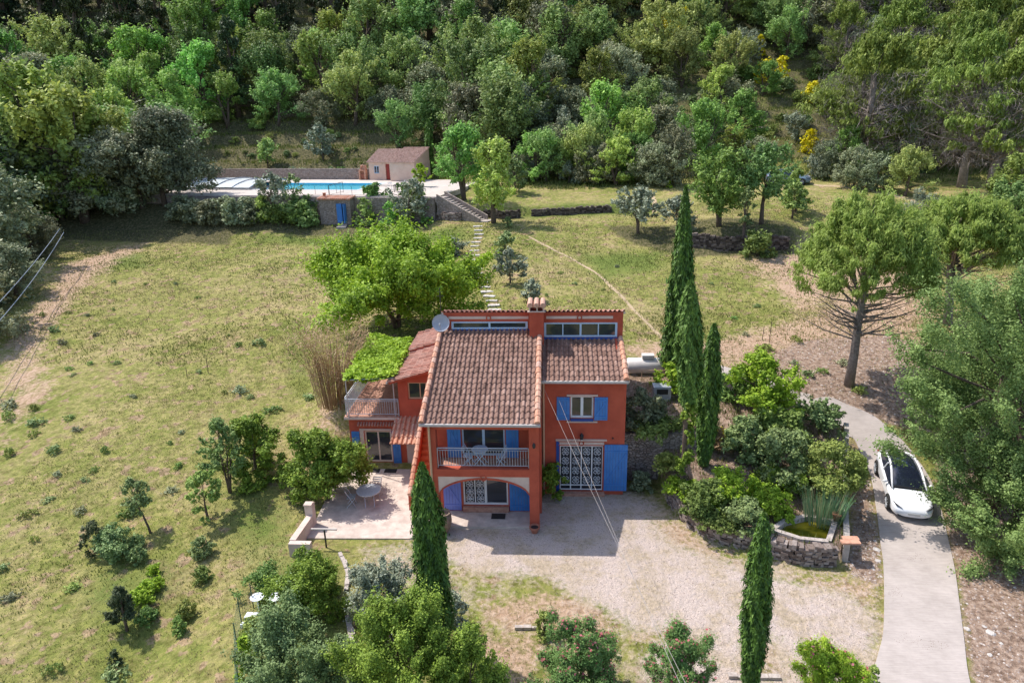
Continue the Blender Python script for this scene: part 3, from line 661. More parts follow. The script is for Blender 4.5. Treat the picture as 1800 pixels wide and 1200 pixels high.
# ---- outside stair west of the left block
m = MB(); nst = 14
for i in range(nst):
    ya = 26.3+i*.27; m.box(-6.12,-5.10,ya,ya+.27 if i < nst-1 else 31.0,-.2,.19*(i+1))
m.build('outside_stair', 'orange', H)
m = MB(); polyx(m, -6.34,-6.13, [(26.15,-.3),(30.2,-.3),(30.2,3.15),(26.15,.80)]); m.build('stair_wall', 'red', H)
raketiles('stair_coping', (-6.235,26.1,.86), (-6.235,30.25,3.24), .12, 'tile3', H, seed=11)
for yy, zz_ in ((28.6,3.0),(27.5,1.5)):
    MB().lathe((-5.14,yy,zz_), [(.02,-.07),(.07,-.03),(.07,.03),(.02,.07)], 8).build('globe_lamp', 'white', H)
# ---- left wing
YW = 30.2
m = wallgrid(MB(), -10.0,-6.34,-.3,2.62,YW,.25,[(-9.28,-7.93,.20,1.92)])
wallgrid(m, -7.42,-5.08,2.62,4.66,YW,.25,[(-6.95,-6.02,3.62,4.50)])
polyy(m, YW, YW+.25, [(-7.42,4.66),(-5.08,4.66),(-5.08,5.40)])
m.box(-10.0,-9.75,YW+.25,37.0,-.3,2.62); m.box(-7.42,-7.17,YW+.25,36.6,2.62,4.66)
m.box(-7.17,-5.08,36.35,36.6,2.62,4.66); m.box(-9.75,-5.08,36.75,37.0,-.3,2.62)
m.box(-9.9,-5.1,YW+2.6,YW+2.65,-.2,2.6)
m.build('wing_wall', 'red', H)
MB().box(-10.15,-7.42,YW-.14,37.1,2.62,2.75).build('terrace_floor', 'terra', H)
MB().box(-10.17,-7.42,YW-.17,YW-.143,2.60,2.72).build('terrace_edge', 'pale', H)
m = MB()
for i in range(13): m.tube([(-9.5+i*.14,YW-.20,2.28),(-9.5+i*.14,YW-.003,2.40)], .05, 6, True, .5)
m.build('eyebrow_tiles', 'tile2', H)
m = MB(); railing(m, (-10.05,YW-.05,2.76), (-7.45,YW-.05,2.76), .88); m.build('terrace_railing', 'metal', H)
m = MB(); railing(m, (-10.07,YW,2.76), (-10.07,36.8,2.76), .95); m.build('terrace_railing', 'white', H)
m = MB()
for a in ((-9.28,-9.20,.2,1.92),(-8.01,-7.93,.2,1.92),(-9.20,-8.01,.2,.29),(-9.20,-8.01,1.84,1.92),(-8.64,-8.57,.29,1.84)): m.box(a[0],a[1],YW+.06,YW+.12,a[2],a[3])
o = m.build('sliding_door', 'cream', H); MB().box(-9.2,-8.0,YW+.08,YW+.09,.25,1.9).build('pane', 'glass', o)
m = MB(); m.box(-9.50,-9.30,YW-.03,YW-.003,.1,1.95).box(-9.50,-7.90,YW-.03,YW-.003,1.95,2.05); m.build('door_surround', 'pale', H)
shutter(-7.90,-7.50,.12,1.93,YW,H,flip=True); shutter(-9.92,-9.52,.12,1.90,YW,H)
m = MB()
for a in ((-6.95,-6.88,3.62,4.5),(-6.09,-6.02,3.62,4.5),(-6.88,-6.09,3.62,3.70),(-6.88,-6.09,4.43,4.5),(-6.38,-6.33,3.7,4.43)): m.box(a[0],a[1],YW+.08,YW+.13,a[2],a[3])
o = m.build('window', 'pipe', H); MB().box(-6.9,-6.05,YW+.10,YW+.11,3.65,4.46).build('pane', 'glass', o)
MB().box(-7.2,-6.5,YW-.03,YW-.003,.1,1.9).build('porch_door', 'pale', H)
sW = .30; cW = 1/math.hypot(1, sW)
tiles('wing_roof', (-7.80,33.9,4.62), (0,-1,0), (cW,0,sW*cW), 19, 7, 4.05, 2.62/cW, 'tile2', H, seed=12)
slab('wing_roof_deck', (-7.78,33.9,4.62), (0,-1,0), (cW,0,sW*cW), 4.02, 2.66/cW, .1, 'red', H)
tiles('wing_roof', (-7.55,36.9,4.86), (0,-1,0), (cW,0,sW*cW), 15, 6, 3.10, 2.40/cW, 'tile2', H, seed=13)
slab('wing_roof_deck', (-7.53,36.9,4.86), (0,-1,0), (cW,0,sW*cW), 3.08, 2.40/cW, .1, 'red', H)
MB().tube([(-7.86,29.85,4.60),(-7.86,33.95,4.60)], .05, 6).build('gutter', 'gutter', H)
MB().box(-7.42,-5.08,33.6,33.8,4.66,4.72).build('wing_ceiling', 'red', H)
cA = 1/math.hypot(1, .5)
tiles('awning_roof', (-7.66,28.75,1.98), (1,0,0), (0,cA,.5*cA), 6, 4, 1.36, 1.45/cA, 'tile3', H, seed=14)
slab('awning_deck', (-7.66,28.80,1.98), (1,0,0), (0,cA,.5*cA), 1.36, 1.40/cA, .06, 'orange', H)
MB().box(-6.48,-6.36,28.8,28.92,0,1.92).build('awning_post', 'pale', H)
# ================================================================== THINGS AROUND THE HOUSE
def thing1(mb, name, mat, label, cat, loc, group=None, bevel=0., smooth=False):
    """one-mesh top-level thing with its origin at its base"""
    k = Vector(tuple(map(float, loc))); mb.v = [(x-k.x, y-k.y, z-k.z) for x, y, z in mb.v]
    o = mb.build(name, mat, None, smooth, bevel); o.location = k; return tag(o, label, cat, group)
# satellite dish and mast
d = empty('satellite_dish', (-5.15, 30.55, 7.0), 'round pale grey satellite dish on a thin mast beside the clerestory', 'satellite dish')
cdir = Vector((.05,-1,.38)).normalized(); a1 = cdir.cross(Vector((0,0,1))).normalized(); a2 = a1.cross(cdir); vs = []; fs = []; cc = Vector((-5.17,30.30,7.46))
for i, rr in enumerate((0, .16, .30, .41)):
    for k in range(20):
        q = 2*math.pi*k/20; vs.append(cc+(a1*math.cos(q)+a2*math.sin(q))*rr-cdir*(.12*(1-(rr/.41)**2)))
fs = [(i*20+k, i*20+(k+1)%20, (i+1)*20+(k+1)%20, (i+1)*20+k) for i in range(3) for k in range(20)]
vs += [v-cdir*.015 for v in vs]; fs += [tuple(q+80 for q in f)[::-1] for f in fs]
MB().add(vs, fs).build('reflector', 'dishgrey', d, True)
MB().tube([(-5.17,30.5,6.9),(-5.17,30.5,9.1)], .022, 6).tube([(-5.3,30.5,8.9),(-5.04,30.5,8.9)], .012, 5).tube([(-5.34,30.5,8.7),(-5.0,30.5,8.7)], .012, 5).build('mast', 'dark', d)
MB().tube([cc-a2*.35, cc+cdir*.42-a2*.1], .012, 5).lathe((cc+cdir*.44-a2*.1)[:], [(.03,-.05),(.04,0),(.03,.05)], 8).build('receiver_arm', 'metal', d)
# patio west of the porch
PT = [(-10.2,23.9),(-5.6,24.0),(-5.55,26.0),(-6.34,26.1),(-6.34,30.19),(-10.0,30.19),(-10.4,27.5)]
tag(MB().prism(PT, -.3, .055).build('patio', 'patio'), kind='structure')
# low rendered wall at the patio corner
m = MB(); 
m.obox((-10.28,22.95,-.6),(.06,1,0),(-1,.06,0),(0,0,1),1.75,.26,1.22).box(-10.50,-9.62,22.70,22.94,-.6,.60)
m.obox((-10.17,24.72,-.6),(.06,1,0),(-1,.06,0),(0,0,1),.30,.34,1.70)
m.box(-10.50,-10.16,24.65,24.95,1.10,1.16)
thing1(m, 'low_wall', 'pale', 'low pale rendered wall with a taller end post at the corner of the patio', 'wall', (-10.2,23.5,0))
b = empty('garden_post', (-9.21,23.35,0), 'thin green T-shaped garden post in front of the patio corner', 'post')
MB().tube([(-9.21,23.35,-.2),(-9.21,23.35,.85)], .035, 6).build('post', 'dark', b); MB().box(-9.75,-8.68,23.31,23.39,.85,.90).build('crossbar', 'concrete', b)
# pots
thing1(MB().lathe((-4.55,24.5,0), [(.16,0),(.30,.25),(.38,.6),(.36,.85),(.30,.95),(.33,1.0),(.27,1.0),(.25,.85)], 18), 'clay_jar', 'oldpot', 'big weathered clay jar standing at the left porch pillar', 'pot', (-4.55,24.5,0), smooth=False)
p = empty('flower_pot', (-.72,24.62,0), 'small red terracotta pot at the foot of the right porch pillar', 'pot')
MB().lathe((-.72,24.62,0), [(.12,0),(.19,.22),(.23,.22),(.23,.30),(.19,.30),(.17,.24)], 14).build('pot', 'terrapot', p)
MB().lathe((-.72,24.62,0), [(.12,.2),(.165,.25)], 12).build('soil', 'dark', p)
thing1(MB().box(-2.62,-2.02,25.45,25.85,.09,.11), 'doormat', 'dark', 'dark doormat on the porch floor', 'doormat', (-2.3,25.6,.09))
thing1(MB().box(-9.1,-8.5,29.4,29.75,.055,.075), 'doormat', 'dark', 'left one of the two dark mats at the sliding door', 'doormat', (-8.8,29.6,.055))
thing1(MB().box(-8.25,-7.65,29.4,29.75,.055,.075), 'doormat', 'dark', 'right one of the two dark mats at the sliding door', 'doormat', (-7.9,29.6,.055))
# folding garden furniture
def fold_chair(loc, rz, label, mat='frameblue'):
    r = empty('folding_chair', (0,0,0), label, 'chair'); 
    for s in (-.2, .2):
        MB().tube([(s,-.2,0),(s,.2,.45)], .016, 5).build('leg', mat, r); MB().tube([(s,.2,0),(s,-.22,.85)], .016, 5).build('leg', mat, r)
    m = MB()
    for i in range(5): m.box(-.2,.2,-.18+i*.08,-.12+i*.08,.44,.46)
    m.build('seat', mat, r); m = MB()
    for i in range(3): m.obox((-.2,-.17-i*.03,.62+i*.09),(1,0,0),(0,.2,.98),(0,-.98,.2),.4,.05,.015)
    m.build('backrest', mat, r); r.location = tuple(map(float, loc)); r.rotation_euler.z = rz; return r
def fold_table(loc, rz, label, rad=.35, mat='frameblue', h=.74):
    r = empty('folding_table', (0,0,0), label, 'table')
    MB().lathe((0,0,h-.03), [(rad,0),(rad,.03)], 20).build('table_top', mat, r)
    for s in (-.2, .2):
        MB().tube([(s,-.28,0),(s,.26,h-.03)], .018, 5).build('leg', mat, r); MB().tube([(s,.28,0),(s,-.26,h-.03)], .018, 5).build('leg', mat, r)
    r.location = tuple(map(float, loc)); r.rotation_euler.z = rz; return r
fold_table((-3.0,25.48,2.70), R(90), 'pale blue folding table in the middle of the balcony')
fold_chair((-3.5,25.48,2.70), R(-100), 'pale blue folding chair left of the balcony table')
fold_chair((-2.1,25.45,2.70), R(95), 'pale blue folding chair right of the balcony table')
pq = onz(648,862,.75); fold_table((pq[0],pq[1],.055), .3, 'round pale metal table in the shade of the orange tree on the patio', .55, 'metal')
fold_chair((pq[0]-.8,pq[1]-.1,.055), R(-80), 'pale metal garden chair left of the round patio table', 'metal')
fold_chair((pq[0]+.15,pq[1]+.75,.055), R(170), 'pale metal garden chair behind the round patio table', 'metal')
# ---- retaining wall and planting bed
m = MB(); n = 14
for i in range(n):
    xa = 3.30+i*.33; m.obox((xa,29.0,-.2),(1,0,0),(0,1,0),(0,0,1),.34,.32,2.62+.05*((i*7)%3))
w1 = thing1(m, 'stone_wall', 'stone2', 'high mortared stone retaining wall right of the house', 'wall', (4.5,29.1,0))
def wallpath(name, pts, th, h, mat, label, z0=None, cap=None, rough=.10, step=.22, seed=1, hb=.35, loc=None, ch=.14):
    """dry wall following a line: irregular blocks of stone laid in courses"""
    rn = random.Random(seed); P = [Vector((p[0], p[1], 0)) for p in pts]; m = MB(); segs = []
    for a, b2 in zip(P[:-1], P[1:]):
        L_ = (b2-a).length; k = max(1, round(L_/step)); segs += [(a+(b2-a)*i/k, a+(b2-a)*(i+1)/k) for i in range(k)]
    for a, b2 in segs:
        d = (b2-a); L_ = d.length; u = d.normalized(); nrm = Vector((-u.y, u.x, 0)); mid = (a+b2)/2
        zb = (float(T(mid.x+nrm.x*(-.35), mid.y+nrm.y*(-.35))) if z0 is None else z0)
        hh = h(mid) if callable(h) else h; nc = max(1, round((hh+hb)/ch))
        for c_ in range(nc):
            za = zb-hb+(hh+hb)*c_/nc; zt = zb-hb+(hh+hb)*(c_+1)/nc; o_ = rn.uniform(-rough, rough); sh = rn.uniform(0, .12)
            m.obox(a-u*sh-nrm*(th/2+o_*.5)+Vector((0,0,za)), u, nrm, (0,0,1), L_+.05, th+o_*.3, zt-za-.012+(rn.uniform(-.06,.12) if c_ == nc-1 else 0), rn.random())
    loc = loc or (P[len(P)//2].x, P[len(P)//2].y, float(T(P[len(P)//2].x, P[len(P)//2].y)))
    o = thing1(m, name, mat, label, 'wall', loc); return o
mt['drystone'] = TintM('dry_stone_blocks', [(.10,.075,.065),(.20,.155,.135),(.30,.25,.225),(.42,.36,.33)], .95, mott=9.)
bw = BED[1:9]
cv = []
for i in range(len(bw)-1):
    a, b2 = bw[i], bw[i+1]; p0 = bw[max(i-1,0)]; p3 = bw[min(i+2,len(bw)-1)]
    for s in range(4):
        t = s/4; cv.append(tuple(.5*((2*a[k])+(-p0[k]+b2[k])*t+(2*p0[k]-5*a[k]+4*b2[k]-p3[k])*t*t+(-p0[k]+3*a[k]-3*b2[k]+p3[k])*t**3) for k in (0,1)))
cv.append(bw[-1])
wallpath('dry_stone_wall', cv, .34, lambda p: .78, 'drystone', 'curved low dry-stone wall along the front of the planting bed', z0=0., step=.15, seed=4, ch=.115)
m = MB()
q0, q1 = Vector((11.40,22.95,0)), Vector((14.35,30.9,0)); dd = (q1-q0); nn = 12
for i in range(nn):
    a = q0+dd*i/nn; zt = .78+max(0, a.y-25.2)*.27; u = dd.normalized(); m.obox(a+Vector((0,0,-.2)), u, Vector((-u.y,u.x,0)), (0,0,1), dd.length/nn+.01, .22, zt+.2+.012*(i%2))
thing1(m, 'concrete_wall', 'concrete', 'straight narrow concrete wall between the planting bed and the drive', 'wall', (12.7,26.6,.3))
for nm, px_, py_, lb in (('flower_pot',1471,906,'terracotta pot on the stones at the back right of the pond'),):
    q = onz(px_, py_, .95); pp = empty(nm, (q[0],q[1],.75), lb, 'pot'); MB().lathe((q[0],q[1],.75), [(.1,0),(.16,.24),(.19,.24),(.19,.30),(.14,.30)], 12).build('pot', 'terrapot', pp); MB().lathe((q[0],q[1],.75), [(.1,.2),(.14,.26)], 10).build('soil', 'dark', pp)
thing1(MB().box(11.05,11.75,22.85,23.10,.86,.93).box(11.2,11.8,23.12,23.35,.86,.92), 'roof_tile_pile', 'tile3', 'loose orange tiles laid on the end of the stone wall by the pond', 'tiles', (11.4,23.1,.86))
# pond
pd = empty('garden_pond', (10.1,24.1,.5), 'small garden pond with murky green water and pale stone rim', 'pond')
m = MB(); rim = POND
for i in range(len(rim)):
    a = Vector((*rim[i],0)); b2 = Vector((*rim[(i+1)%len(rim)],0)); u = (b2-a).normalized(); nrm = Vector((u.y,-u.x,0))
    m.obox(a-u*.06+Vector((0,0,0)), u, nrm, (0,0,1), (b2-a).length+.12, .20, .80+.004*i)
m.build('rim', 'coping', pd)
mw_, nw_, bw_ = nodes('murky_water'); bw_.inputs['Base Color'].default_value = (.10,.10,.008,1); bw_.inputs['Roughness'].default_value = .06
tcw = nw_.nodes.new('ShaderNodeTexNoise'); tcw.inputs['Scale'].default_value = 3; rpw = nw_.nodes.new('ShaderNodeValToRGB'); rpw.color_ramp.elements[0].color = (.06,.07,.004,1); rpw.color_ramp.elements[1].color = (.26,.22,.015,1); rpw.color_ramp.elements[0].position = .4; rpw.color_ramp.elements[1].position = .6
nw_.links.new(tcw.outputs[0], rpw.inputs[0]); nw_.links.new(rpw.outputs[0], bw_.inputs['Base Color']); mt['murky'] = mw_
MB().prism(rim, .3, .60).build('water', 'murky', pd)
# overhead cables
def cable(p, q, sag, name, label, mat, r=.011, grp=None):
    p, q = Vector(p), Vector(q); m = MB(); m.tube([p+(q-p)*t/16-Vector((0,0,sag*4*(t/16)*(1-t/16))) for t in range(17)], r, 4)
    thing1(m, name, mat, label, 'cable', p, grp)
e1 = CAM+ray(1250,1290)/F*13.5; e2 = CAM+ray(1235,1290)/F*13.5
cable((-.38,27.68,5.35), e1, .15, 'overhead_cable', 'upper of two thin cables running from the house wall over the forecourt', 'cablegrey', .0055)
cable((.25,27.68,4.9), e2, .15, 'overhead_cable', 'lower of two thin cables running from the house wall over the forecourt', 'cablegrey', .0055)
a_, b_ = G(108,425), G(108,425); pt = CAM+ray(105,402)/F*60; pe = CAM+ray(-60,590)/F*40; cable(pe, pt, .3, 'overhead_cable', 'left of two pale cables crossing the far left edge of the field', 'metal', .03)
pt = CAM+ray(112,408)/F*60; pe = CAM+ray(-60,625)/F*40; cable(pe, pt, .5, 'overhead_cable', 'right of two pale cables crossing the far left edge of the field', 'metal', .03)
# gas tank with railing behind the house
g = empty('gas_tank', (5.0,35.3,2.7), 'white horizontal gas tank on a slab behind the house', 'gas tank')
vs = []
m = MB(); m.tube([(4.0,35.3,3.45),(4.06,35.3,3.45),(4.2,35.3,3.45),(6.2,35.3,3.45),(6.34,35.3,3.45),(6.4,35.3,3.45)], [.18,.37,.46,.46,.37,.18], 18); m.build('vessel', 'tank', g, True)
MB().box(4.9,5.55,35.08,35.5,3.93,4.12).build('valve_cover', 'tank', g)
for xx in (4.5,5.9): MB().box(xx-.1,xx+.1,35.0,35.6,2.6,3.1).build('saddle', 'concrete', g)
MB().box(3.7,6.9,34.2,36.2,2.4,2.78).build('slab', 'concrete', g)
r = empty('safety_railing', (5.3,34.25,2.78), 'thin rusty railing in front of the gas tank', 'railing')
m = MB(); m.tube([(3.8,34.25,3.6),(6.8,34.25,3.6)], .02, 5).tube([(5.3,34.25,2.8),(6.1,34.25,3.5)], .02, 5)
for xx in (3.8,4.8,5.8,6.8): m.tube([(xx,34.25,2.7),(xx,34.25,3.6)], .02, 5)
m.build('rail', 'pipe', r)
q = G(1162,700)
u = empty('storage_box', (q[0],q[1],q[2]), 'grey-green plastic storage box with dark opening in the shade right of the house', 'box')
MB().box(q[0]-.45,q[0]+.45,q[1]-.3,q[1]+.3,q[2]-.1,q[2]+.75).build('body', 'metal', u, bevel=.04); MB().box(q[0]-.28,q[0]+.28,q[1]-.32,q[1]-.302,q[2]+.35,q[2]+.62).build('opening', 'dark', u)
# ---- bottom-left corner: discs, board, slabs, mesh fence
for (px_, py_, lb) in ((455,1055,'left one of two white round discs on stems in the lower left garden'), (487,1055,'right one of two white round discs on stems in the lower left garden')):
    q = G(px_, py_+14); r = empty('disc_stand', q, lb, 'stand'); MB().tube([(q[0],q[1],q[2]-.1),(q[0],q[1],q[2]+.42)], .03, 6).build('stem', 'white', r)
    MB().lathe((q[0],q[1],q[2]+.42), [(.05,0),(.22,.05),(.24,.09),(.17,.09),(.15,.06)], 20).build('disc', 'white', r)
q = G(468,1066); thing1(MB().box(q[0]-.28,q[0]+.32,q[1]-.02,q[1]+.03,q[2]-.1,q[2]+.3), 'garden_board', M('moss_green_paint', (.10,.14,.01), rough=.6), 'small moss-green board between the two white discs', 'board', q)
q = G(443,1084); thing1(MB().box(q[0]-.22,q[0]+.2,q[1]-.14,q[1]+.14,q[2]-.05,q[2]+.1), 'white_slab', 'white', 'small white slab nearest the two round discs', 'slab', q)
q = G(437,1100); thing1(MB().box(q[0]-.26,q[0]+.26,q[1]-.07,q[1]+.07,q[2]-.05,q[2]+.12), 'white_slab', 'white', 'narrow white slab at the top end of the mesh fence', 'slab', q)
fn = empty('mesh_fence', G(425,1130), 'low green wire mesh fence along the lower left garden', 'fence')
P = [G(*p) for p in ((446,1068),(425,1095),(418,1140),(420,1199),(422,1280))]; m = MB(); pm = MB()
for i in range(len(P)-1):
    a, b2 = Vector(P[i]), Vector(P[i+1]); L_ = (b2-a).length; k = max(2, int(L_/.14))
    for s in range(k+1): p_ = a+(b2-a)*s/k; m.tube([p_, p_+Vector((0,0,1.0))], .004, 3, False)
    for zz_ in range(8): m.tube([a+Vector((0,0,.06+zz_*.13)), b2+Vector((0,0,.06+zz_*.13))], .004, 3, False)
    pm.tube([a-Vector((0,0,.2)), a+Vector((0,0,1.05))], .02, 5)
m.build('mesh', M('green_wire', (.05,.12,.08), rough=.5), fn); pm.build('post', M('green_post', (.04,.09,.06), rough=.5), fn)
def edging(name, pts, mat, label, w=.12, h=.10, seed=1, gap=.02, step=.3):
    rn = random.Random(seed); P = [Vector(G(*p)) for p in pts]; m = MB()
    for a, b2 in zip(P[:-1], P[1:]):
        L_ = (b2-a).length; k = max(1, round(L_/step)); u = (b2-a).normalized(); nrm = Vector((-u.y,u.x,0)).normalized()
        for i in range(k):
            if k > 6 and rn.random() < .12: continue
            m.obox(a+(b2-a)*i/k-nrm*w/2+Vector((0,0,-.05)), u, nrm, (0,0,1), L_/k-gap, w*rn.uniform(.8,1.3), h+.05+rn.uniform(-.02,.03), rn.random())
    return thing1(m, name, mat, label, 'edging', P[len(P)//2])
edging('stone_edging', [(598,974),(605,988),(612,1008),(609,1040)], 'coping', 'short line of pale edging stones below the patio', .16)
edging('stone_edging', [(612,1085),(618,1120),(622,1150)], 'coping', 'short pale stone edging between the two lower left shrubs', .2)
edging('stone_edging', [(905,1105),(950,1105)], 'coping', 'pale stone edging left of the small round bush in the forecourt', .12, seed=5)
edging('stone_edging', [(1280,1190),(1330,1191),(1372,1192)], 'coping', 'pale stone edging at the foot of the leaning cypress', .14, seed=6)
# ---- gravel, loose stones
mt['rock'] = M('pale_rock', (.42,.38,.35), (.62,.58,.54), 5, .9, .4, 12)
def rock(rn, s):
    m = MB(); k = 7; vs = []; 
    for (h, f) in ((0,.9),(.45,1.),(.8,.6)):
        for i in range(k): q = 2*math.pi*i/k; rr2 = s*f*rn.uniform(.75,1.15); vs.append((rr2*math.cos(q), rr2*math.sin(q)*.8, h*s*rn.uniform(.6,.9)))
    fs = [(j*k+i, j*k+(i+1)%k, (j+1)*k+(i+1)%k, (j+1)*k+i) for j in range(2) for i in range(k)]+[tuple(range(2*k,3*k))]
    return m.add(vs, fs)
rn = random.Random(8)
protos = []
for i, (px_, py_, s) in enumerate([(1700,1105,.14),(1742,1112,.17),(1730,1100,.09),(1760,1130,.08),(1690,1120,.1),(1720,1085,.07),(1540,965,.16),(1543,985,.13),(1538,950,.1),(1535,1000,.09),(1775,1080,.07),(1740,1150,.1),(1700,1060,.07),(1548,1012,.08)]):
    q = G(px_, py_); 
    if i < 4: o = rock(rn, 1.).build('rock', 'rock'); protos.append(o)
    else: o = protos[i % 4].copy(); C.objects.link(o)
    o.location = (q[0],q[1],q[2]-.02); o.scale = (s,s,s*.7); o.rotation_euler.z = rn.uniform(0,6)
    tag(o, 'whitish loose stone lying beside the concrete drive', 'stone', 'loose stones beside the drive')
# scattered small stones as one mass
rn2 = np.random.default_rng(5); 
def scatter_stones(name, poly, n, s0, s1, mat):
    xs_ = [p[0] for p in poly]; ys_ = [p[1] for p in poly]; x = rn2.uniform(min(xs_), max(xs_), n*3); y = rn2.uniform(min(ys_), max(ys_), n*3)
    k = inpoly(x, y, poly); x, y = x[k][:n], y[k][:n]; z = T(x, y); s = rn2.uniform(s0, s1, len(x))**1.0
    base = np.array([[1,0,0],[0,1,0],[-1,0,0],[0,-1,0],[0,0,.8]]); a = rn2.uniform(0,6.28,len(x)); V = []
    B = np.repeat(base[None], len(x), 0)*rn2.uniform(.6,1.3,(len(x),5,1)); ca, sa = np.cos(a)[:,None], np.sin(a)[:,None]
    Vx = B[...,0]*ca-B[...,1]*sa; Vy = B[...,0]*sa+B[...,1]*ca
    V = np.stack([Vx*s[:,None]+x[:,None], Vy*s[:,None]+y[:,None], B[...,2]*s[:,None]+z[:,None]], -1).reshape(-1,3)
    f = np.array([[0,1,4],[1,2,4],[2,3,4],[3,0,4]]); Q_ = (f[None]+np.arange(len(x))[:,None,None]*5).reshape(-1,3)
    me = npmesh(name, V, Q_, np.repeat(rn2.random(len(x)), 4), mat); o = bpy.data.objects.new(name, me); C.objects.link(o); tag(o, kind='stuff'); return o
mt['pebble'] = TintM('pebbles', [(.16,.12,.10),(.34,.28,.25),(.50,.44,.40)], .9)
scatter_stones('loose_stones', PX([(1655,860),(1665,950),(1682,1010),(1705,1199),(1760,1290),(1990,1290),(1990,860),(1800,740)]), 2500, .015, .06, mt['pebble'])
scatter_stones('loose_stones', DIRT[0], 900, .015, .06, mt['pebble'])
scatter_stones('loose_stones', DIRT[2], 1500, .02, .07, mt['pebble'])
scatter_stones('gravel_stones', GRAV, 9000, .008, .028, mt['pebble'])

# ================================================================== STEPPING STONES, STAIR, TERRACE WALLS
mt['rock'] = mt['rock']
sp = [(840,398),(841,405),(842,412),(840,419),(837,426),(835,433),(834,441),(835,449),(836,457),(838,465),(838,473),(840,481),(844,489),(849,497),(853,505),(856,513),(860,521),(864,529),(867,537),(869,545)]
st0 = MB(); st0.prism([(-.42,-.17),(.40,-.19),(.43,.15),(.0,.2),(-.40,.17)], -.06, .07); st0 = st0.build('stepping_stone', 'rock')
for i, (a_, b_) in enumerate(sp):
    o = st0 if i == 0 else st0.copy()
    if i: C.objects.link(o)
    q = G(a_, b_); o.location = (q[0],q[1],q[2]-.01); o.rotation_euler.z = rn.uniform(-.25,.25); s = rn.uniform(.9,1.15); o.scale = (s, s*rn.uniform(.9,1.2), 1)
    tag(o, 'pale flat stepping stone in the grass path up to the pool stair', 'stepping stone', 'stepping stones leading to the pool stair')
# stair
p0 = np.array(G(842,390)); p1 = onz(772,347,8.7); 
p0v, p1v = Vector((p0[0],p0[1],0)), Vector((p1[0],p1[1],0)); dv = p1v-p0v; Ls = dv.length; u = dv.normalized(); nv_ = Vector((-u.y,u.x,0)); 
if nv_.y < 0: nv_ = -nv_
z0s = p0[2]; rise = 8.66-z0s; N_ = 13; sr = empty('garden_stair', (p0[0],p0[1],z0s), 'straight stone stair climbing from the meadow to the pool deck', 'stairs')
m = MB()
for i in range(N_): m.obox(p0v+u*(Ls*i/N_)+Vector((0,0,z0s-.6+rise*i/N_)), u, nv_, (0,0,1), Ls/N_+(.0 if i < N_-1 else .4), 1.25, .6+rise/N_)
m.build('step', 'coping', sr)
for side, w_, hh in ((-.22,.22,.34),(1.25,.24,.5)):
    vs = []; a = p0v+nv_*side; b2 = a+nv_*w_
    for (p_, zt) in ((a, 0), (b2, 0)):
        vs += [p_-u*.2+Vector((0,0,z0s-.7)), p_+u*(Ls+.2)+Vector((0,0,z0s-.7)), p_+u*(Ls+.2)+Vector((0,0,z0s+rise+hh)), p_-u*.2+Vector((0,0,z0s+hh))]
    MB().add(vs, [(0,1,2,3),(7,6,5,4),(0,4,5,1),(1,5,6,2),(2,6,7,3),(3,7,4,0)]).build('parapet', 'stone2', sr)
MB().prism([tuple((p0v+u*a+nv_*b2)[:2]) for a, b2 in ((-1.0,-.1),(0,-.1),(0,1.4),(-1.0,1.4))], z0s-.3, z0s+.1).build('landing', 'coping', sr)
def wp(pts): return [tuple(G(*p)[:2]) for p in pts]
wallpath('dry_stone_wall', wp([(852,382),(880,384),(915,383)]), .4, .8, 'shadestone', 'low dark stone wall right of the foot of the garden stair', seed=11)
wallpath('dry_stone_wall', wp([(935,379),(985,377),(1035,374),(1075,370)]), .5, .7, 'shadestone', 'crumbling dry-stone terrace wall below the grassy strip in the middle', seed=12)
wallpath('dry_stone_wall', wp([(755,386),(785,387),(812,388)]), .4, .75, 'drystone', 'short dry-stone wall left of the foot of the garden stair', seed=13)
wallpath('dry_stone_wall', wp([(1215,432),(1260,436),(1310,436),(1385,434)]), .5, 1.2, 'shadestone', 'dark terrace wall in tree shade behind the tall cypresses', seed=14)
wallpath('dry_stone_wall', wp([(1255,232),(1300,233),(1350,232)]), .5, 1.0, 'drystone', 'short stone terrace wall high on the sunny slope', seed=16)
# ================================================================== POOL TERRACE (local frame: a to the left along the deck front, b towards the hill)
U0 = np.array([-12.1,70.0]); UU = np.array([-.9833,.182]); VV = np.array([.182,.9833])
def PL(a, b2): return tuple(U0+UU*a+VV*b2)
def pbox(m, a0, a1, b0, b1, z0, z1, t=None): return m.prism([PL(a0,b0),PL(a1,b0),PL(a1,b1),PL(a0,b1)], z0, z1, t)
m = MB()
for a0,a1,b0,b1 in ((-.5,41,0,5.7),(-.5,11.1,5.7,13.3),(36.5,41,5.7,13.3),(-.5,41,13.3,18.2)): pbox(m,a0,a1,b0,b1,8.2,8.76)
tag(m.build('pool_deck', 'deck'), kind='structure')
m = MB(); pbox(m,-.3,41,-.35,-.02,5.6,8.66); k = PL(20,0); thing1(m, 'stone_wall', 'stone2', 'long stone retaining wall under the front edge of the pool deck', 'wall', (k[0],k[1],6.5))
pl = empty('swimming_pool', (*PL(24,9.5),8.7), 'long turquoise swimming pool on the upper terrace', 'swimming pool')
m = MB(); pbox(m,11.1,36.5,5.7,13.3,7.0,7.1); pbox(m,11.1,36.5,5.7,5.75,7.1,8.72); pbox(m,11.1,36.5,13.25,13.3,7.1,8.72); pbox(m,11.1,11.15,5.75,13.25,7.1,8.72); pbox(m,36.45,36.5,5.75,13.25,7.1,8.72); m.build('basin', 'pool', pl)
mw2, nw2, bw2 = nodes('pool_water'); bw2.inputs['Base Color'].default_value = (.06,.55,.72,1); bw2.inputs['Roughness'].default_value = .08; bw2.inputs['Specular IOR Level'].default_value = .35; mt['poolwater'] = mw2
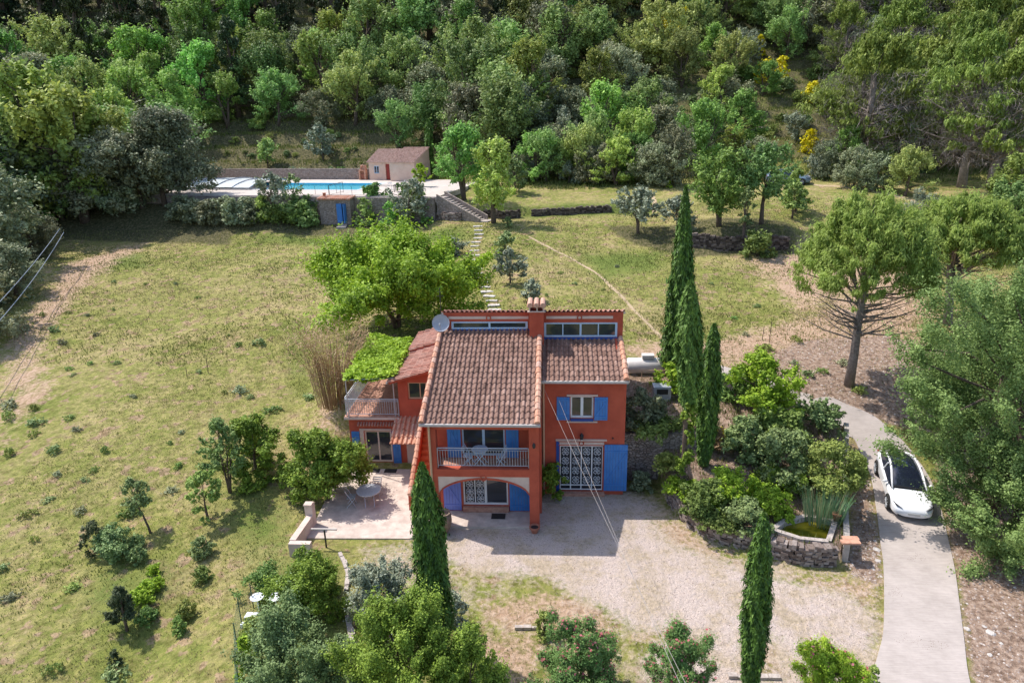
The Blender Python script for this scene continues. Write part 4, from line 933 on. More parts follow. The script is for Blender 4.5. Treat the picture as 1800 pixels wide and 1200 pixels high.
m = MB(); pbox(m,11.15,36.45,5.75,13.25,7.1,8.60); m.build('water', 'poolwater', pl)
m = MB(); 
for a0,a1,b0,b1 in ((10.8,36.8,5.4,5.7),(10.8,36.8,13.3,13.6),(10.8,11.1,5.7,13.3)): pbox(m,a0,a1,b0,b1,8.764,8.80)
m.build('coping', 'white', pl)
# telescopic cover, arched panels
cv_ = empty('pool_cover', (*PL(30,9.5),8.76), 'low white arched sliding cover over the left half of the pool', 'pool cover')
mt['poly'] = M('polycarbonate', (.62,.66,.68), (.70,.74,.76), 2, .25, metal=.0)
nseg = 6; a = 21.5
for k in range(nseg):
    a0 = 24.5+k*2.3; a1 = a0+2.25; hh = .75+.06*(k % 3); vs = []; nb = 12
    for q in (a0, a1):
        for i in range(nb+1):
            t = i/nb; bb = 5.2+8.7*t; zz_ = 8.8+hh*math.sin(math.pi*(.04+.92*t))**.6+.02*k%.05; vs.append((*PL(q,bb), zz_))
    MB().add(vs, [(i, i+1, nb+1+i+1, nb+1+i) for i in range(nb)]).build('panel', 'poly', cv_, True)
    rb = MB(); rb.tube([v for v in vs[:nb+1]], .06, 5); rb.build('rib', 'metal', cv_)
m = MB(); pbox(m,24.3,38.4,5.0,5.16,8.77,8.86); pbox(m,24.3,38.4,13.9,14.06,8.77,8.86); m.build('rail', 'metal', cv_)
m = MB(); pbox(m,14.5,41,18.2,18.6,8.6,10.15); k = PL(28,18.2); thing1(m, 'stone_wall', 'stone2', 'brown stone retaining wall behind the swimming pool', 'wall', (k[0],k[1],8.76))
# railings on the deck
def drail(a0, b0, a1, b1, label):
    r = empty('deck_railing', (*PL((a0+a1)/2,(b0+b1)/2),8.76), label, 'railing'); m = MB(); railing(m, (*PL(a0,b0),8.76), (*PL(a1,b1),8.76), 1.1, gap=1.3, r=.02); m.build('rail', 'dark', r)
drail(1.2,.25,11.6,.25,'dark metal railing along the right part of the deck edge'); drail(11.6,.25,11.6,3.4,'short dark railing section turning towards the pool'); drail(11.7,.3,18.0,.3,'low railing on the deck edge above the stone shed')
# pool house
ph = empty('pool_house', (*PL(11,18),8.76), 'small pale pink pool house with tiled roofs and red door', 'building')
ppx = M('pink_render', (.60,.42,.33), (.68,.50,.40), 1.5, .9, .2, 30); mt['pinkr'] = ppx
ANG = math.atan2(-UU[1], -UU[0])
def ploc(pts):  # local (right, back, z) with the origin at PL(16,17.6)
    o = U0+UU*15+VV*17.6; return [(o[0]-UU[0]*x*.70+VV[0]*y*.8, o[1]-UU[1]*x*.70+VV[1]*y*.8, z*.96+8.76) for x, y, z in pts]
def pmb(mb): mb.v = ploc(mb.v); return mb
m = wallgrid(MB(), 0, 5.3, 0, 2.35, 0, .25, [(1.0,2.0,.85,1.85),(3.35,4.1,0,2.1)])
m.box(0,.25,.25,4.6,0,2.3); m.box(0,10,4.6,4.8,0,2.3)
wallgrid(m, 5.3, 6.0, 0, 2.4, -2.2, .2, [])
polyx(m, 9.8,10.0,[(-2.0,0),(4.6,0),(4.6,3.95),(-2.0,2.45)]); polyx(m, 5.3,5.5,[(-2.0,0),(4.6,0),(4.6,3.95),(-2.0,2.45)]); m.box(6.0,10.0,-2.2,-2.0,0,2.4)
pmb(m).build('wall', 'pinkr', ph)
fr = MB()
for q in ((1.0,1.08,.85,1.85),(1.92,2.0,.85,1.85),(1.08,1.92,.85,.93),(1.08,1.92,1.77,1.85),(1.46,1.54,.93,1.77)): fr.box(q[0],q[1],.05,.12,q[2],q[3])
o = pmb(fr).build('window', 'frameblue', ph); pmb(MB().box(1.05,1.95,.08,.1,.9,1.8)).build('pane', 'glass', o)
pmb(MB().box(3.4,4.05,.06,.12,.02,2.08)).build('door', M('dark_red_paint', (.26,.03,.02), rough=.5), ph)
pmb(MB().box(2.6,3.3,-.06,-.01,0,2.1)).build('door_leaf', 'pinkr', ph)
def ptiles(nm, O, Uv, Vv, nu, nv_, wd, ln, mat, seed):
    o = tiles(nm, O, Uv, Vv, nu, nv_, wd, ln, mat, None, seed=seed); me = o.data
    co = np.empty(len(me.vertices)*3); me.vertices.foreach_get('co', co); co = co.reshape(-1,3); org = U0+UU*15+VV*17.6; co = co*np.array([.70,.8,.96])
    w0 = np.array(worigin(ph)[:]); nx_ = org[0]-UU[0]*co[:,0]+VV[0]*co[:,1]-w0[0]; ny_ = org[1]-UU[1]*co[:,0]+VV[1]*co[:,1]-w0[1]; nz_ = co[:,2]+8.76-w0[2]
    me.vertices.foreach_set('co', np.stack([nx_,ny_,nz_],-1).ravel()); me.update(); o.parent = ph
c3 = 1/math.hypot(1,.3)
ptiles('roof', (-.3,-.35,2.33), (1,0,0), (0,c3,.3*c3), 22, 13, 5.9, 5.3, 'tile4', 21)
s4 = .17; c4 = 1/math.hypot(1,s4)
c4 = 1/math.hypot(1,.225)
ptiles('roof', (5.1,-2.5,2.42), (1,0,0), (0,c4,.225*c4), 20, 17, 5.1, 7.4, 'tile4', 22)
pmb(MB().box(-.2,5.5,-.3,4.9,2.28,2.31)).build('ceiling', 'pinkr', ph)
bq = empty('barbecue', ploc([(-1.4,.2,0)])[0], 'brick barbecue left of the pool house', 'barbecue')
m = MB(); m.box(-2.1,-1.85,-.1,.7,0,1.2).box(-1.0,-.75,-.1,.7,0,1.2).box(-1.85,-1.0,.5,.7,0,1.2).box(-2.1,-.75,-.1,.7,1.2,1.3)
m.box(-2.0,-.85,.45,.7,1.3,1.9).tube([(-1.9,.3,1.3),(-1.7,.3,1.8),(-1.42,.3,1.95),(-1.15,.3,1.8),(-.95,.3,1.3)], .12, 6)
pmb(m).build('oven', 'tile3', bq); pmb(MB().box(-1.85,-1.0,.2,.45,.05,.8)).build('fire_box', 'terrapot', bq)
q = PL(5.2,4.5); tb = empty('deck_table', (q[0],q[1],8.76), 'dark square table on the deck right of the pool', 'table')
MB().box(q[0]-.8,q[0]+.8,q[1]-.5,q[1]+.5,9.44,9.50).build('table_top', 'dark', tb)
for sx in (-.7,.7):
    for sy in (-.4,.4): MB().box(q[0]+sx-.04,q[0]+sx+.04,q[1]+sy-.04,q[1]+sy+.04,8.76,9.44).build('leg', 'dark', tb)
for k,(a_,b_) in enumerate(((7.4,6.5),(6.6,8.5))):
    q = PL(a_,b_); fold_chair((q[0],q[1],8.76), k*1.3+.4, ('pale garden chair on the deck in front of the pool house','pale garden chair beside the wall of the pool house')[k], 'white')
# stone shed
s1 = onz(590,389,6.3); sh = empty('stone_shed', (-22.6,70.9,6.2), 'small stone shed with blue door below the pool deck', 'shed')
sc = np.array(ony(591,388,71.0)); zb = 6.1; 
def sh_(m):
    m.v = [(-22.35+(x*(-UU[0]))+y*VV[0], 71.1+(x*(-UU[1]))+y*VV[1], z+zb) for x,y,z in m.v]; return m
m = wallgrid(MB(), -1.75, 1.75, -.3, 2.5, -.6, .3, [(.25,1.3,.1,2.05)]); m.box(-1.75,-1.45,-.3,1.6,-.3,2.4).box(1.45,1.75,-.3,1.6,-.3,2.4); sh_(m).build('wall', 'stone2', sh)
sh_(MB().box(.25,.85,-.75,-.70,.1,2.05)).build('door', 'blue', sh); sh_(MB().box(1.18,1.28,-1.15,-.6,.1,2.05)).build('door', 'blue', sh)
sh_(MB().box(.3,1.25,-.2,-.15,.1,2.05)).build('interior', 'dark', sh)
m = MB()
for i in range(17): m.tube([(-1.8+i*.225,-.85,2.52),(-1.8+i*.225,.6,2.70)], .10, 6, True, random.Random(i).random())
sh_(m).build('roof', 'tile3', sh)
q = sh_(MB().add([(-1.2,-.3,2.75)], [])).v[0]; thing1(MB().lathe(q, [(.12,0),(.18,.3),(.22,.35),(.15,.36)], 10), 'flower_pot', 'terrapot', 'terracotta pot on the roof of the stone shed', 'pot', q)
q = G(601,400); thing1(MB().box(q[0]-.5,q[0]+.5,q[1]-.3,q[1]+.3,q[2]-.2,q[2]+.12).box(q[0]-.45,q[0]+.45,q[1]+.3,q[1]+.7,q[2]-.2,q[2]+.25), 'door_steps', 'coping', 'two stone steps in the grass before the blue shed door', 'steps', q)

# ================================================================== CARS
def car(paint, label, loc, rz, name='parked_car'):
    """saloon pointing to -y, origin on the ground between the wheels"""
    r = empty(name, (0,0,0), label, 'car')
    # stations along y: (y, half width at sill, half width at shoulder, z bottom, z shoulder, z top centre)
    st = [(-2.33,.30,.45,.36,.50,.56),(-2.28,.62,.70,.24,.56,.64),(-2.15,.80,.82,.19,.66,.72),(-1.85,.88,.89,.17,.74,.82),(-1.4,.91,.91,.17,.80,.90),(-.9,.92,.92,.17,.85,.96),(-.3,.92,.925,.17,.89,.97),(.6,.92,.925,.17,.92,.98),(1.3,.92,.92,.18,.95,1.02),(1.8,.90,.90,.2,.98,1.08),(2.15,.84,.84,.25,.98,1.09),(2.33,.66,.70,.34,.86,.98),(2.37,.4,.5,.4,.7,.8)]
    vs = []; k = 11
    for y, ws, wh, zb_, zs, zt in st:
        half = [(0,zb_),(ws*.8,zb_),(ws,zb_+.12),(max(ws,wh),(zb_+zs)/2),(wh,zs-.04),(wh*.93,zs+.03),(wh*.6,zt-.015),(0,zt)]
        ring = half+[(-x, z) for x, z in half[-2:0:-1]]; k = len(ring); vs += [(x, y, z) for x, z in ring]
    fs = [(i*k+j, i*k+(j+1)%k, (i+1)*k+(j+1)%k, (i+1)*k+j) for i in range(len(st)-1) for j in range(k)]+[tuple(range(k))[::-1], tuple(range((len(st)-1)*k, len(st)*k))]
    fs = [f[::-1] for f in fs]
    bd = MB().add(vs, fs).build('body', paint, r, True); sb = bd.modifiers.new('s', 'SUBSURF'); sb.levels = 1; sb.render_levels = 2
    # greenhouse: glass canopy
    gs = [(-1.02,.70,.93),(-.55,.74,1.17),(-.1,.70,1.36),(.35,.66,1.44),(.9,.64,1.43),(1.4,.62,1.33),(1.85,.58,1.16),(2.1,.50,1.06)]
    vs = []
    for y, wd, z in gs:
        base = .94; ring = [(-.84 if y > -.9 else -.78, base-.04),(-.5*(wd+.84), (base+z)/2),(-wd*.94,z-.04),(-wd*.5,z+.005),(0,z+.02),(wd*.5,z+.005),(wd*.94,z-.04),(.5*(wd+.84),(base+z)/2),(.84 if y > -.9 else .78,base-.04)]; kk = len(ring)
        vs += [(x,y,zz_) for x, zz_ in ring]
    fs = [(i*kk+j, i*kk+j+1, (i+1)*kk+j+1, (i+1)*kk+j)[::-1] for i in range(len(gs)-1) for j in range(kk-1)]
    MB().add(vs, fs).build('window_glass', 'carglass', r, True)
    for s in (-1, 1):
        pts = [(s*(.755), -1.08, .97)]+[(s*(wd*.94+.012), y, z-.028) for y, wd, z in gs[1:]]+[(s*.5,2.2,1.04)]
        MB().tube(pts, [.035,.05,.055,.055,.055,.055,.06,.06,.05], 6).build('roof_rail', paint, r, True)
        MB().tube([(s*.735,.42,1.40),(s*.86,.50,.95)], .035, 5).build('door_pillar', paint, r)
        m = MB(); m.lathe((0,0,0), [(.03,-.06),(.10,-.04),(.11,.02),(.05,.07)], 8); m.v = [(x*.95+s*1.0, y*.7-.62, z+1.0) for x, y, z in m.v]; m.tube([(s*.84,-.6,.96),(s*.98,-.62,.99)], .02, 5); m.build('mirror', paint, r, True)
        m = MB(); m.add([(s*.50,-2.215,.665),(s*.56,-2.20,.70),(s*.78,-1.98,.755),(s*.83,-1.86,.79),(s*.84,-1.93,.74),(s*.74,-2.12,.685)], [(0,1,2,3,4,5) if s < 0 else (5,4,3,2,1,0)]); m.v = [(x, y-.03, z+.045) for x, y, z in m.v]; m.v += [(x*.97, y+.15, z-.08) for x, y, z in m.v]
        m.f += [(i, (i+1)%6, 6+(i+1)%6, 6+i) for i in range(6)]; m.t += [.5]*6; m.build('headlight', 'lampglass', r)
        m = MB(); m.box(s*.45,s*.82,2.24,2.30,.86,.93); m.build('tail_light', 'taillight', r)
    wheel = None
    for s in (-1, 1):
        for yy in (-1.42, 1.43):
            if wheel is None:
                m = MB(); pts = [(.30,-.11),(.335,-.09),(.345,0),(.335,.09),(.30,.11)]
                vs = []; kk = 24
                for rr2, x in pts:
                    for i in range(kk): q = 2*math.pi*i/kk; vs.append((x, rr2*math.cos(q), rr2*math.sin(q)))
                m.add(vs, [(i*kk+j, i*kk+(j+1)%kk, (i+1)*kk+(j+1)%kk, (i+1)*kk+j) for i in range(4) for j in range(kk)]+[tuple(range(kk)), tuple(range(4*kk,5*kk))[::-1]])
                wheel = m.build('wheel', 'tyre', r); m = MB()
                for i in range(10): q = 2*math.pi*i/10; m.tube([(-.118,0,0),(-.118,.25*math.cos(q),.25*math.sin(q))], .02, 4); m.tube([(.118,0,0),(.118,.25*math.cos(q),.25*math.sin(q))], .02, 4)
                rim_ = m.build('rim', 'metal', wheel)
                wheel.location = (s*.86, yy, .34)
            else:
                w2_ = wheel.copy(); C.objects.link(w2_); w2_.location = (s*.86, yy, .34); rm = rim_.copy(); C.objects.link(rm); rm.parent = w2_
            
    for s in (-1, 1):
        for yy in (-1.42, 1.43):
            m = MB(); pts = []; 
            ar = [(s*.925, yy+.40*math.cos(q), .34+.40*math.sin(q)) for q in np.linspace(0, math.pi, 13)]
            m.tube(ar, .03, 5); m.build('wheel_arch', 'dark', r)
    MB().add([(-.62,-2.30,.28),(.62,-2.30,.28),(.66,-2.26,.36),(-.66,-2.26,.36),(-.60,-2.2,.28),(.60,-2.2,.28),(.62,-2.2,.36),(-.62,-2.2,.36)], [(0,1,2,3),(3,2,6,7),(0,4,5,1)]).build('lower_grille', 'dark', r)
    MB().box(-.26,.26,-2.372,-2.345,.44,.55).build('licence_plate', 'plate', r)
    MB().obox((-.72,-.96,.99),(1,0,0),(0,.89,.45),(0,-.45,.89),1.44,.04,.012).build('wiper', 'dark', r)
    r.location = tuple(map(float, loc)); r.rotation_euler = (0, 0, rz); return r
mt['carwhite'] = M('white_car_paint', (.78,.79,.82), None, rough=.18, coat=.6, spec=.5)
mt['carblue'] = M('grey_blue_car_paint', (.12,.18,.24), None, rough=.25, coat=.6)
mt['carglass'] = GlassM('car_glass', (.012,.016,.03), .04); mt['lampglass'] = GlassM('lamp_glass', (.06,.06,.07), .1)
mt['taillight'] = M('red_lens', (.4,.01,.01), rough=.2); mt['tyre'] = M('tyre_rubber', (.02,.02,.02), rough=.85); mt['plate'] = M('number_plate', (.5,.5,.5), rough=.5)
fq = G(1604,912); 
kx, ky = 15.55, 27.65; k = car('carwhite', 'white electric saloon car parked on the concrete drive under the oak branches', (kx,ky,0), 0)
def seat_car(o, rz):
    c_, s_ = math.cos(rz), math.sin(rz); P = []
    for sx, sy in ((-.86,-1.42),(.86,-1.42),(-.86,1.43),(.86,1.43)):
        x = o.location.x+sx*c_-sy*s_; y = o.location.y+sx*s_+sy*c_; P.append(float(T(x, y)))
    f = (P[0]+P[1])/2; b_ = (P[2]+P[3])/2; l_ = (P[0]+P[2])/2; r_ = (P[1]+P[3])/2
    o.location.z = sum(P)/4+.04; o.rotation_euler = (math.atan2(b_-f, 2.85), -math.atan2(r_-l_, 1.72), rz)
k.scale = (.9,.9,.9); seat_car(k, R(-13))
q = G(1385,322); k2 = car('carblue', 'grey-blue car half hidden behind the trees on the upper track', (q[0],q[1],q[2]), R(70)); seat_car(k2, R(70))
# ================================================================== VEGETATION
def LM(name, cols, trans=.30, rnd=0.0): mt[name] = TintM(name, cols, .6, trans, rnd); return mt[name]
LM('lf_bright', [(0.151,0.242,0.022),(0.286,0.440,0.033),(0.454,0.610,0.055)])
LM('lf_oak', [(0.156,0.215,0.068),(0.288,0.384,0.112),(0.452,0.583,0.180)], rnd=.38)
LM('lf_oak2', [(0.156,0.245,0.060),(0.296,0.445,0.098),(0.468,0.660,0.150)], rnd=.38)
LM('lf_upine', [(.18,.245,.05),(.31,.41,.09),(.50,.62,.17)], .5)
LM('lf_near', [(.11,.175,.045),(.205,.305,.085),(.33,.45,.15)])
LM('lf_cypress2', [(.05,.10,.018),(.11,.20,.035),(.19,.32,.06)], .15)
LM('lf_holm', [(0.133,0.153,0.083),(0.250,0.276,0.150),(0.390,0.430,0.247)], .18, rnd=.34)
LM('lf_olive', [(0.17,0.2,0.125),(0.28,0.325,0.215),(0.42,0.47,0.35)], .15, rnd=.12)
LM('lf_pine', [(0.118,0.168,0.030),(0.227,0.304,0.055),(0.355,0.439,0.104)], .25, rnd=.12)
LM('lf_conifer', [(0.032,0.050,0.020),(0.064,0.089,0.035),(0.111,0.143,0.056)], .1, rnd=.34)  # leaf colour lowered to carry the shade of the upper-left hillside
LM('lf_cypress', [(0.036,0.078,0.014),(0.078,0.156,0.026),(0.156,0.273,0.042)], .15)
LM('lf_shrub', [(0.124,0.183,0.040),(0.226,0.320,0.074),(0.349,0.466,0.121)], .25, rnd=.34)
LM('lf_yellow', [(0.097,0.155,0.020),(0.193,0.287,0.034),(0.318,0.436,0.059)], .25)
LM('lf_grey', [(0.120,0.175,0.061),(0.216,0.300,0.105),(0.336,0.438,0.176)], .2, rnd=.1)
LM('lf_oleander', [(0.078,0.156,0.042),(0.156,0.273,0.072),(0.247,0.403,0.120)], .25)
LM('lf_pink', [(.45,.10,.12),(.55,.15,.18),(.50,.22,.22)], .3)
LM('lf_broom', [(.55,.48,.01),(.70,.62,.012),(.78,.70,.02)], .2)
LM('lf_dry', [(0.230,0.146,0.077),(0.368,0.246,0.132),(0.517,0.370,0.220)], .2)
LM('lf_reed', [(0.078,0.186,0.093),(0.155,0.310,0.155),(0.465,0.372,0.217)], .25)
LM('grass_blades', [(.075,.115,.02),(.17,.20,.045),(.29,.275,.10),(.43,.35,.18)], .25)
def norm(a): return a/np.maximum(np.linalg.norm(a, axis=-1, keepdims=True), 1e-9)
def leafquads(P, Nrm, a, b2, rg_, droop=0., vert=None):
    """rhombic leaves at points P with normals Nrm, half length a, half width b2"""
    n = len(P); r = rg_.normal(size=(n, 3))
    if vert is not None: r = r*(1-vert)+np.array([0,0,1.])*vert*3
    t1 = norm(r-(r*Nrm).sum(1, keepdims=True)*Nrm); t2 = np.cross(Nrm, t1)
    s = rg_.uniform(.6, 1.35, (n, 1)); A = t1*a*s; B = t2*b2*s
    V = np.stack([P-A, P+B*.9-A*.1, P+A, P-B*.9-A*.1], 1).reshape(-1, 3)
    return V, np.arange(4*n).reshape(-1, 4)
def lumps_points(rg_, cen, rad, n, zs=.8, inner=.55, upbias=.25, upw=.25, spray=1.55):
    """leaves gathered in sprays that point away from the trunk"""
    ax = norm(cen-np.array([np.mean(cen[:,0]), np.mean(cen[:,1]), np.min(cen[:,2])*.8+np.mean(cen[:,2])*.2])+rg_.normal(size=cen.shape)*.35*rad.mean()*3+np.array([0,0,upw])*rad.mean()*4)
    sz = rad*rg_.uniform(.6, 1.5, len(rad)); k = rg_.choice(len(cen), n, p=(sz**2)/np.sum(sz**2)); d = norm(rg_.normal(size=(n, 3))+np.array([0,0,upbias]))
    r = sz[k, None]*(.15+.85*rg_.random((n, 1))**.6)*(1+.8*(rg_.random((n, 1)) < .22)); A = ax[k]; al = (d*A).sum(1, keepdims=True)
    off = (d-al*A)*(.72 if spray > 1.2 else .95)+A*al*spray; tip = np.clip((al+1)*.5, 0, 1); off = (off-A*al*0)*(1.15-.45*tip)+A*.35*tip
    off[:, 2] *= (zs+1)/2
    return cen[k]+off*r, norm(d*.65+A*.15+rg_.normal(size=(n, 3))*.5+np.array([0,0,.35])), k
def crown_shape(rg_, kind, W_, H_, base):
    """lump centres and radii for a crown of width W_, from height base to H_"""
    R_ = W_/2; hc = (H_-base); nL = {'round':34,'holm':40,'open':30,'olive':22,'pine':44,'dome':80,'shrub':36,'sapling':10,'tall':34,'conifer':40}.get(kind, 26)
    C_ = []; ra = []
    ph = rg_.uniform(0, 6.28, 4); am = rg_.uniform(.08, .22, 4)
    for i in range(nL*3):
        u = rg_.uniform(0, 2*math.pi); h = rg_.uniform(0, 1)
        wob = 1+sum(am[j]*math.sin((j+2)*u+ph[j]+h*3*j) for j in range(4))*.8
        if kind == 'shrub': prof = math.sqrt(max(0, 1-h**2.0))
        elif kind in ('round','holm','olive','open'):
            prof = math.sqrt(max(0, 1-abs(2*(h**.85)-1.0+.12)**2.3)); 
        elif kind == 'dome': prof = math.sqrt(max(0, 1-h**2.2)); h = .12+h*.88
        elif kind == 'pine': prof = (.55+.45*math.sin(h*3.6))*math.sqrt(max(0, 1.02-h**3))
        elif kind == 'conifer': prof = max(.08, 1-h)**.8
        elif kind == 'tall': prof = .5+.5*math.sin(math.pi*(h**.8))*1
        else: prof = math.sqrt(max(0, 1-(2*h-1)**2))
        q = prof*wob*(rg_.uniform(.35, 1) if kind not in ('dome',) else rg_.uniform(.1, 1)**.6)
        lr = R_*{'round':.30,'holm':.27,'open':.26,'olive':.30,'pine':.24,'dome':.20,'shrub':.27,'sapling':.34,'tall':.32,'conifer':.24}.get(kind, .3)*rg_.uniform(.65, 1.25)
        q = min(q*R_, max(0, R_*wob*1.0-lr*.8)); 
        z = base+h*hc; z = min(z, H_-lr*.7); 
        if kind == 'dome': z = min(base+hc*(.02+.95*(math.sqrt(max(0, 1-(q/(R_*1.03))**2)))*rg_.uniform(.25, 1.0)**.6), H_-lr*.4)
        C_.append((q*math.cos(u), q*math.sin(u), z)); ra.append(lr)
        if len(C_) >= nL: break
    if kind == 'dome':
        n_ = 560; u = rg_.uniform(0, 6.283, n_); qq = R_*.93*rg_.random(n_)**.42; wob = 1+.05*np.sin(3*u+1)+.04*np.sin(5*u)
        sh = np.sqrt(np.clip(1-(qq/(R_*1.0))**2.2, 0, 1)); z = base+hc*(.10+.84*sh*(.45+.55*rg_.random(n_)**.55)-.10*rg_.random(n_)*(qq/R_))
        return np.stack([qq*wob*np.cos(u), qq*wob*np.sin(u), z], 1), R_*rg_.uniform(.055, .115, n_)
    C2 = []; r2 = []
    for c_, r_ in zip(C_, ra):
        d = norm(rg_.normal(size=(18 if kind == 'dome' else 9, 3))+np.array([0,0,.35])); zf = .5 if kind in ('pine','conifer') else .95
        for q in d: C2.append(np.array(c_)+q*r_*rg_.uniform(.55, 1.0)*np.array([1,1,zf])); r2.append(r_*rg_.uniform(.28, .52)*(.72 if kind in ('dome','pine') else 1))
    C2 = np.array(C2); C2[:, 2] = np.maximum(C2[:, 2], .05); return C2, np.array(r2)
def make_tree(kind, W_, H_, seed, leaf=(.14,.09), n=5000, basef=.22, mat='lf_oak', trunkmat='bark', trunk=True, tr=None, zs=None, fork=1, bare=0, lean=(0,0), name='tree', parts=None):
    """returns (trunk mesh or None, crown mesh) with the foot of the tree at the origin"""
    rg_ = np.random.default_rng(seed); base = H_*basef
    C_, ra = crown_shape(rg_, kind, W_, H_, base)
    C_[:, 0] += lean[0]*C_[:, 2]/H_; C_[:, 1] += lean[1]*C_[:, 2]/H_
    zs = zs if zs is not None else {'pine':.62,'dome':.72,'conifer':.5,'open':.6}.get(kind, .75)
    P, Nn, k = lumps_points(rg_, C_, ra, n, zs, .5, .25, 1.2 if kind in ('pine','dome') else .35, 1.0 if kind in ('shrub','holm') else 1.5)
    P[:, 2] = np.maximum(P[:, 2], .03)
    vert = .6 if kind in ('pine','dome','conifer') else None
    V, Q_ = leafquads(P, Nn, leaf[0], leaf[1], rg_, vert=vert)
    tint = np.clip(rg_.normal(.5, .2, n)+(rg_.normal(0, .17, len(C_)))[k], 0, 1)
    cm = npmesh('crown', V, Q_, tint, mt[mat]); tm = None
    if trunk:
        m = MB(); tr = tr or max(.05, H_*.028); rn_ = random.Random(seed)
        top = Vector((lean[0]*.75, lean[1]*.75, H_*(.80 if kind in ('pine','dome','conifer','tall') else .62)))
        for f in range(fork):
            off = Vector((rn_.uniform(-1,1)*W_*.14, rn_.uniform(-1,1)*W_*.12, 0)) if fork > 1 else Vector((0,0,0))
            pts = []; 
            for i in range(6):
                t = i/5; pts.append(top*t+off*t*1.2+Vector((rn_.uniform(-1,1)*tr*.9*t, rn_.uniform(-1,1)*tr*.9*t, 0))-(Vector((0,0,.3)) if i == 0 else Vector((0,0,0))))
            m.tube(pts, [tr*1.35, tr*1.05, tr*.9, tr*.72, tr*.5, tr*.2], 8 if H_ > 3 else 6)
            sel = rn_.sample(range(len(C_)), min(len(C_), 14 if kind != 'dome' else 22))
            for i in sel:
                c = Vector(C_[i]); h0 = max(base*.55, min(c.z*(.55+.25*rn_.random()), top.z*.95)); t = min(.98, h0/top.z); a = top*t+off*t*1.2
                mid = a.lerp(c, .5)+Vector((0,0,rn_.uniform(-.02,.08)*H_)); m.tube([a, mid, c], [tr*.42*(1.1-t), tr*.24, tr*.08], 5, False)
        for i in range(bare):
            t = rn_.uniform(.30, .66); a = top*t; u = rn_.uniform(0, 6.28); L_ = W_*rn_.uniform(.28, .50); zz_ = L_*rn_.uniform(.15, .6)
            e = a+Vector((math.cos(u)*L_, math.sin(u)*L_, zz_)); mid = a.lerp(e, .5)-Vector((0,0,L_*.06)); m.tube([a, mid, e], [tr*.26, tr*.15, tr*.03], 4, False)
            for s in range(4):
                q = a.lerp(e, rn_.uniform(.35, .95)); m.tube([q, q+Vector((rn_.uniform(-1,1), rn_.uniform(-1,1), rn_.uniform(-.2,.6)))*L_*.28], [tr*.08, tr*.02], 3, False)
        o = m.build('trunk', trunkmat); tm = o.data; bpy.data.objects.remove(o)
        tm.polygons.foreach_set('use_smooth', [True]*len(tm.polygons))
    return tm, cm
def put(name, loc, tm, cm, label, cat, group=None, rz=0., sc=(1,1,1), extra=()):
    if tm is None:
        o = bpy.data.objects.new(name, cm); C.objects.link(o); o.location = tuple(map(float, loc)); o.rotation_euler.z = rz; o.scale = sc
        for nm, me in extra: e = bpy.data.objects.new(nm, me); C.objects.link(e); e.parent = o; e['kind'] = 'stuff'
        return tag(o, label, cat, group)
    r = empty(name, loc, label, cat, group); r.rotation_euler.z = rz; r.scale = sc
    for nm, me in (('trunk', tm), ('crown', cm))+tuple(extra):
        o = bpy.data.objects.new(nm, me); C.objects.link(o); o.parent = r
        if nm in ('flowers', 'dead_twigs'): o['kind'] = 'stuff'
    return r
def sized(px, py, top, width, y=None, dx=0):
    """base point on the terrain, depth, height and width in metres from the photo's pixels"""
    if y is None: b = G(px, py)
    else:
        q = ony(px, py, y); b = np.array([q[0], y, float(T(q[0], y))])
    dep = proj(b)[2]; t = ony(px, top, b[1]); return b, dep, max(.4, float(t[2]-b[2])), width*dep/F
DENS = {'round':4.2,'holm':5,'open':3.2,'olive':3.0,'pine':2.6,'dome':11.,'shrub':4.2,'sapling':2.2,'tall':3.8,'conifer':3.2}
def tree(name, kind, mat, px, py, top, width, label, cat='tree', y=None, seed=0, basef=.22, dens=1., fork=1, bare=0, trunk=True, group=None, lean=(0,0), lf=1., trunkmat='bark', extra=None, asp=.62, H_=None, tr=None):
    b, dep, Hh, Ww = sized(px, py, top, width, y)
    if H_: Hh = H_
    a = max(.04, dep*.0030)*lf*(.60 if dep < 30 else .70); bb = a*asp
    if mat in ('lf_pine','lf_upine','lf_conifer','lf_dry','lf_reed'): a *= 1.3; bb = a*.30
    area = math.pi*Ww*(Hh*(1-basef)+Ww)/2; n = int(min(90000, DENS.get(kind, 4)*dens*area/(2*a*bb)*.55))
    tm, cm = make_tree(kind, Ww, Hh, seed+7, (a, bb), max(200, n), basef, mat, trunkmat, trunk, fork=fork, bare=bare, lean=lean, tr=tr)
    ex = ()
    if extra:
        em, frac, s = extra; rg_ = np.random.default_rng(seed+7); C_, ra = crown_shape(rg_, kind, Ww, Hh, Hh*basef); nn = int(n*frac); P, Nn, k = lumps_points(rg_, C_, ra*1.0, nn, .8, .93, .8)
        V, Q_ = leafquads(P, Nn, a*s, a*s*.8, rg_); ex = (('flowers', npmesh('flowers', V, Q_, rg_.random(nn), mt[em])),)
    return put(name, b, tm, cm, label, cat, group, extra=ex)
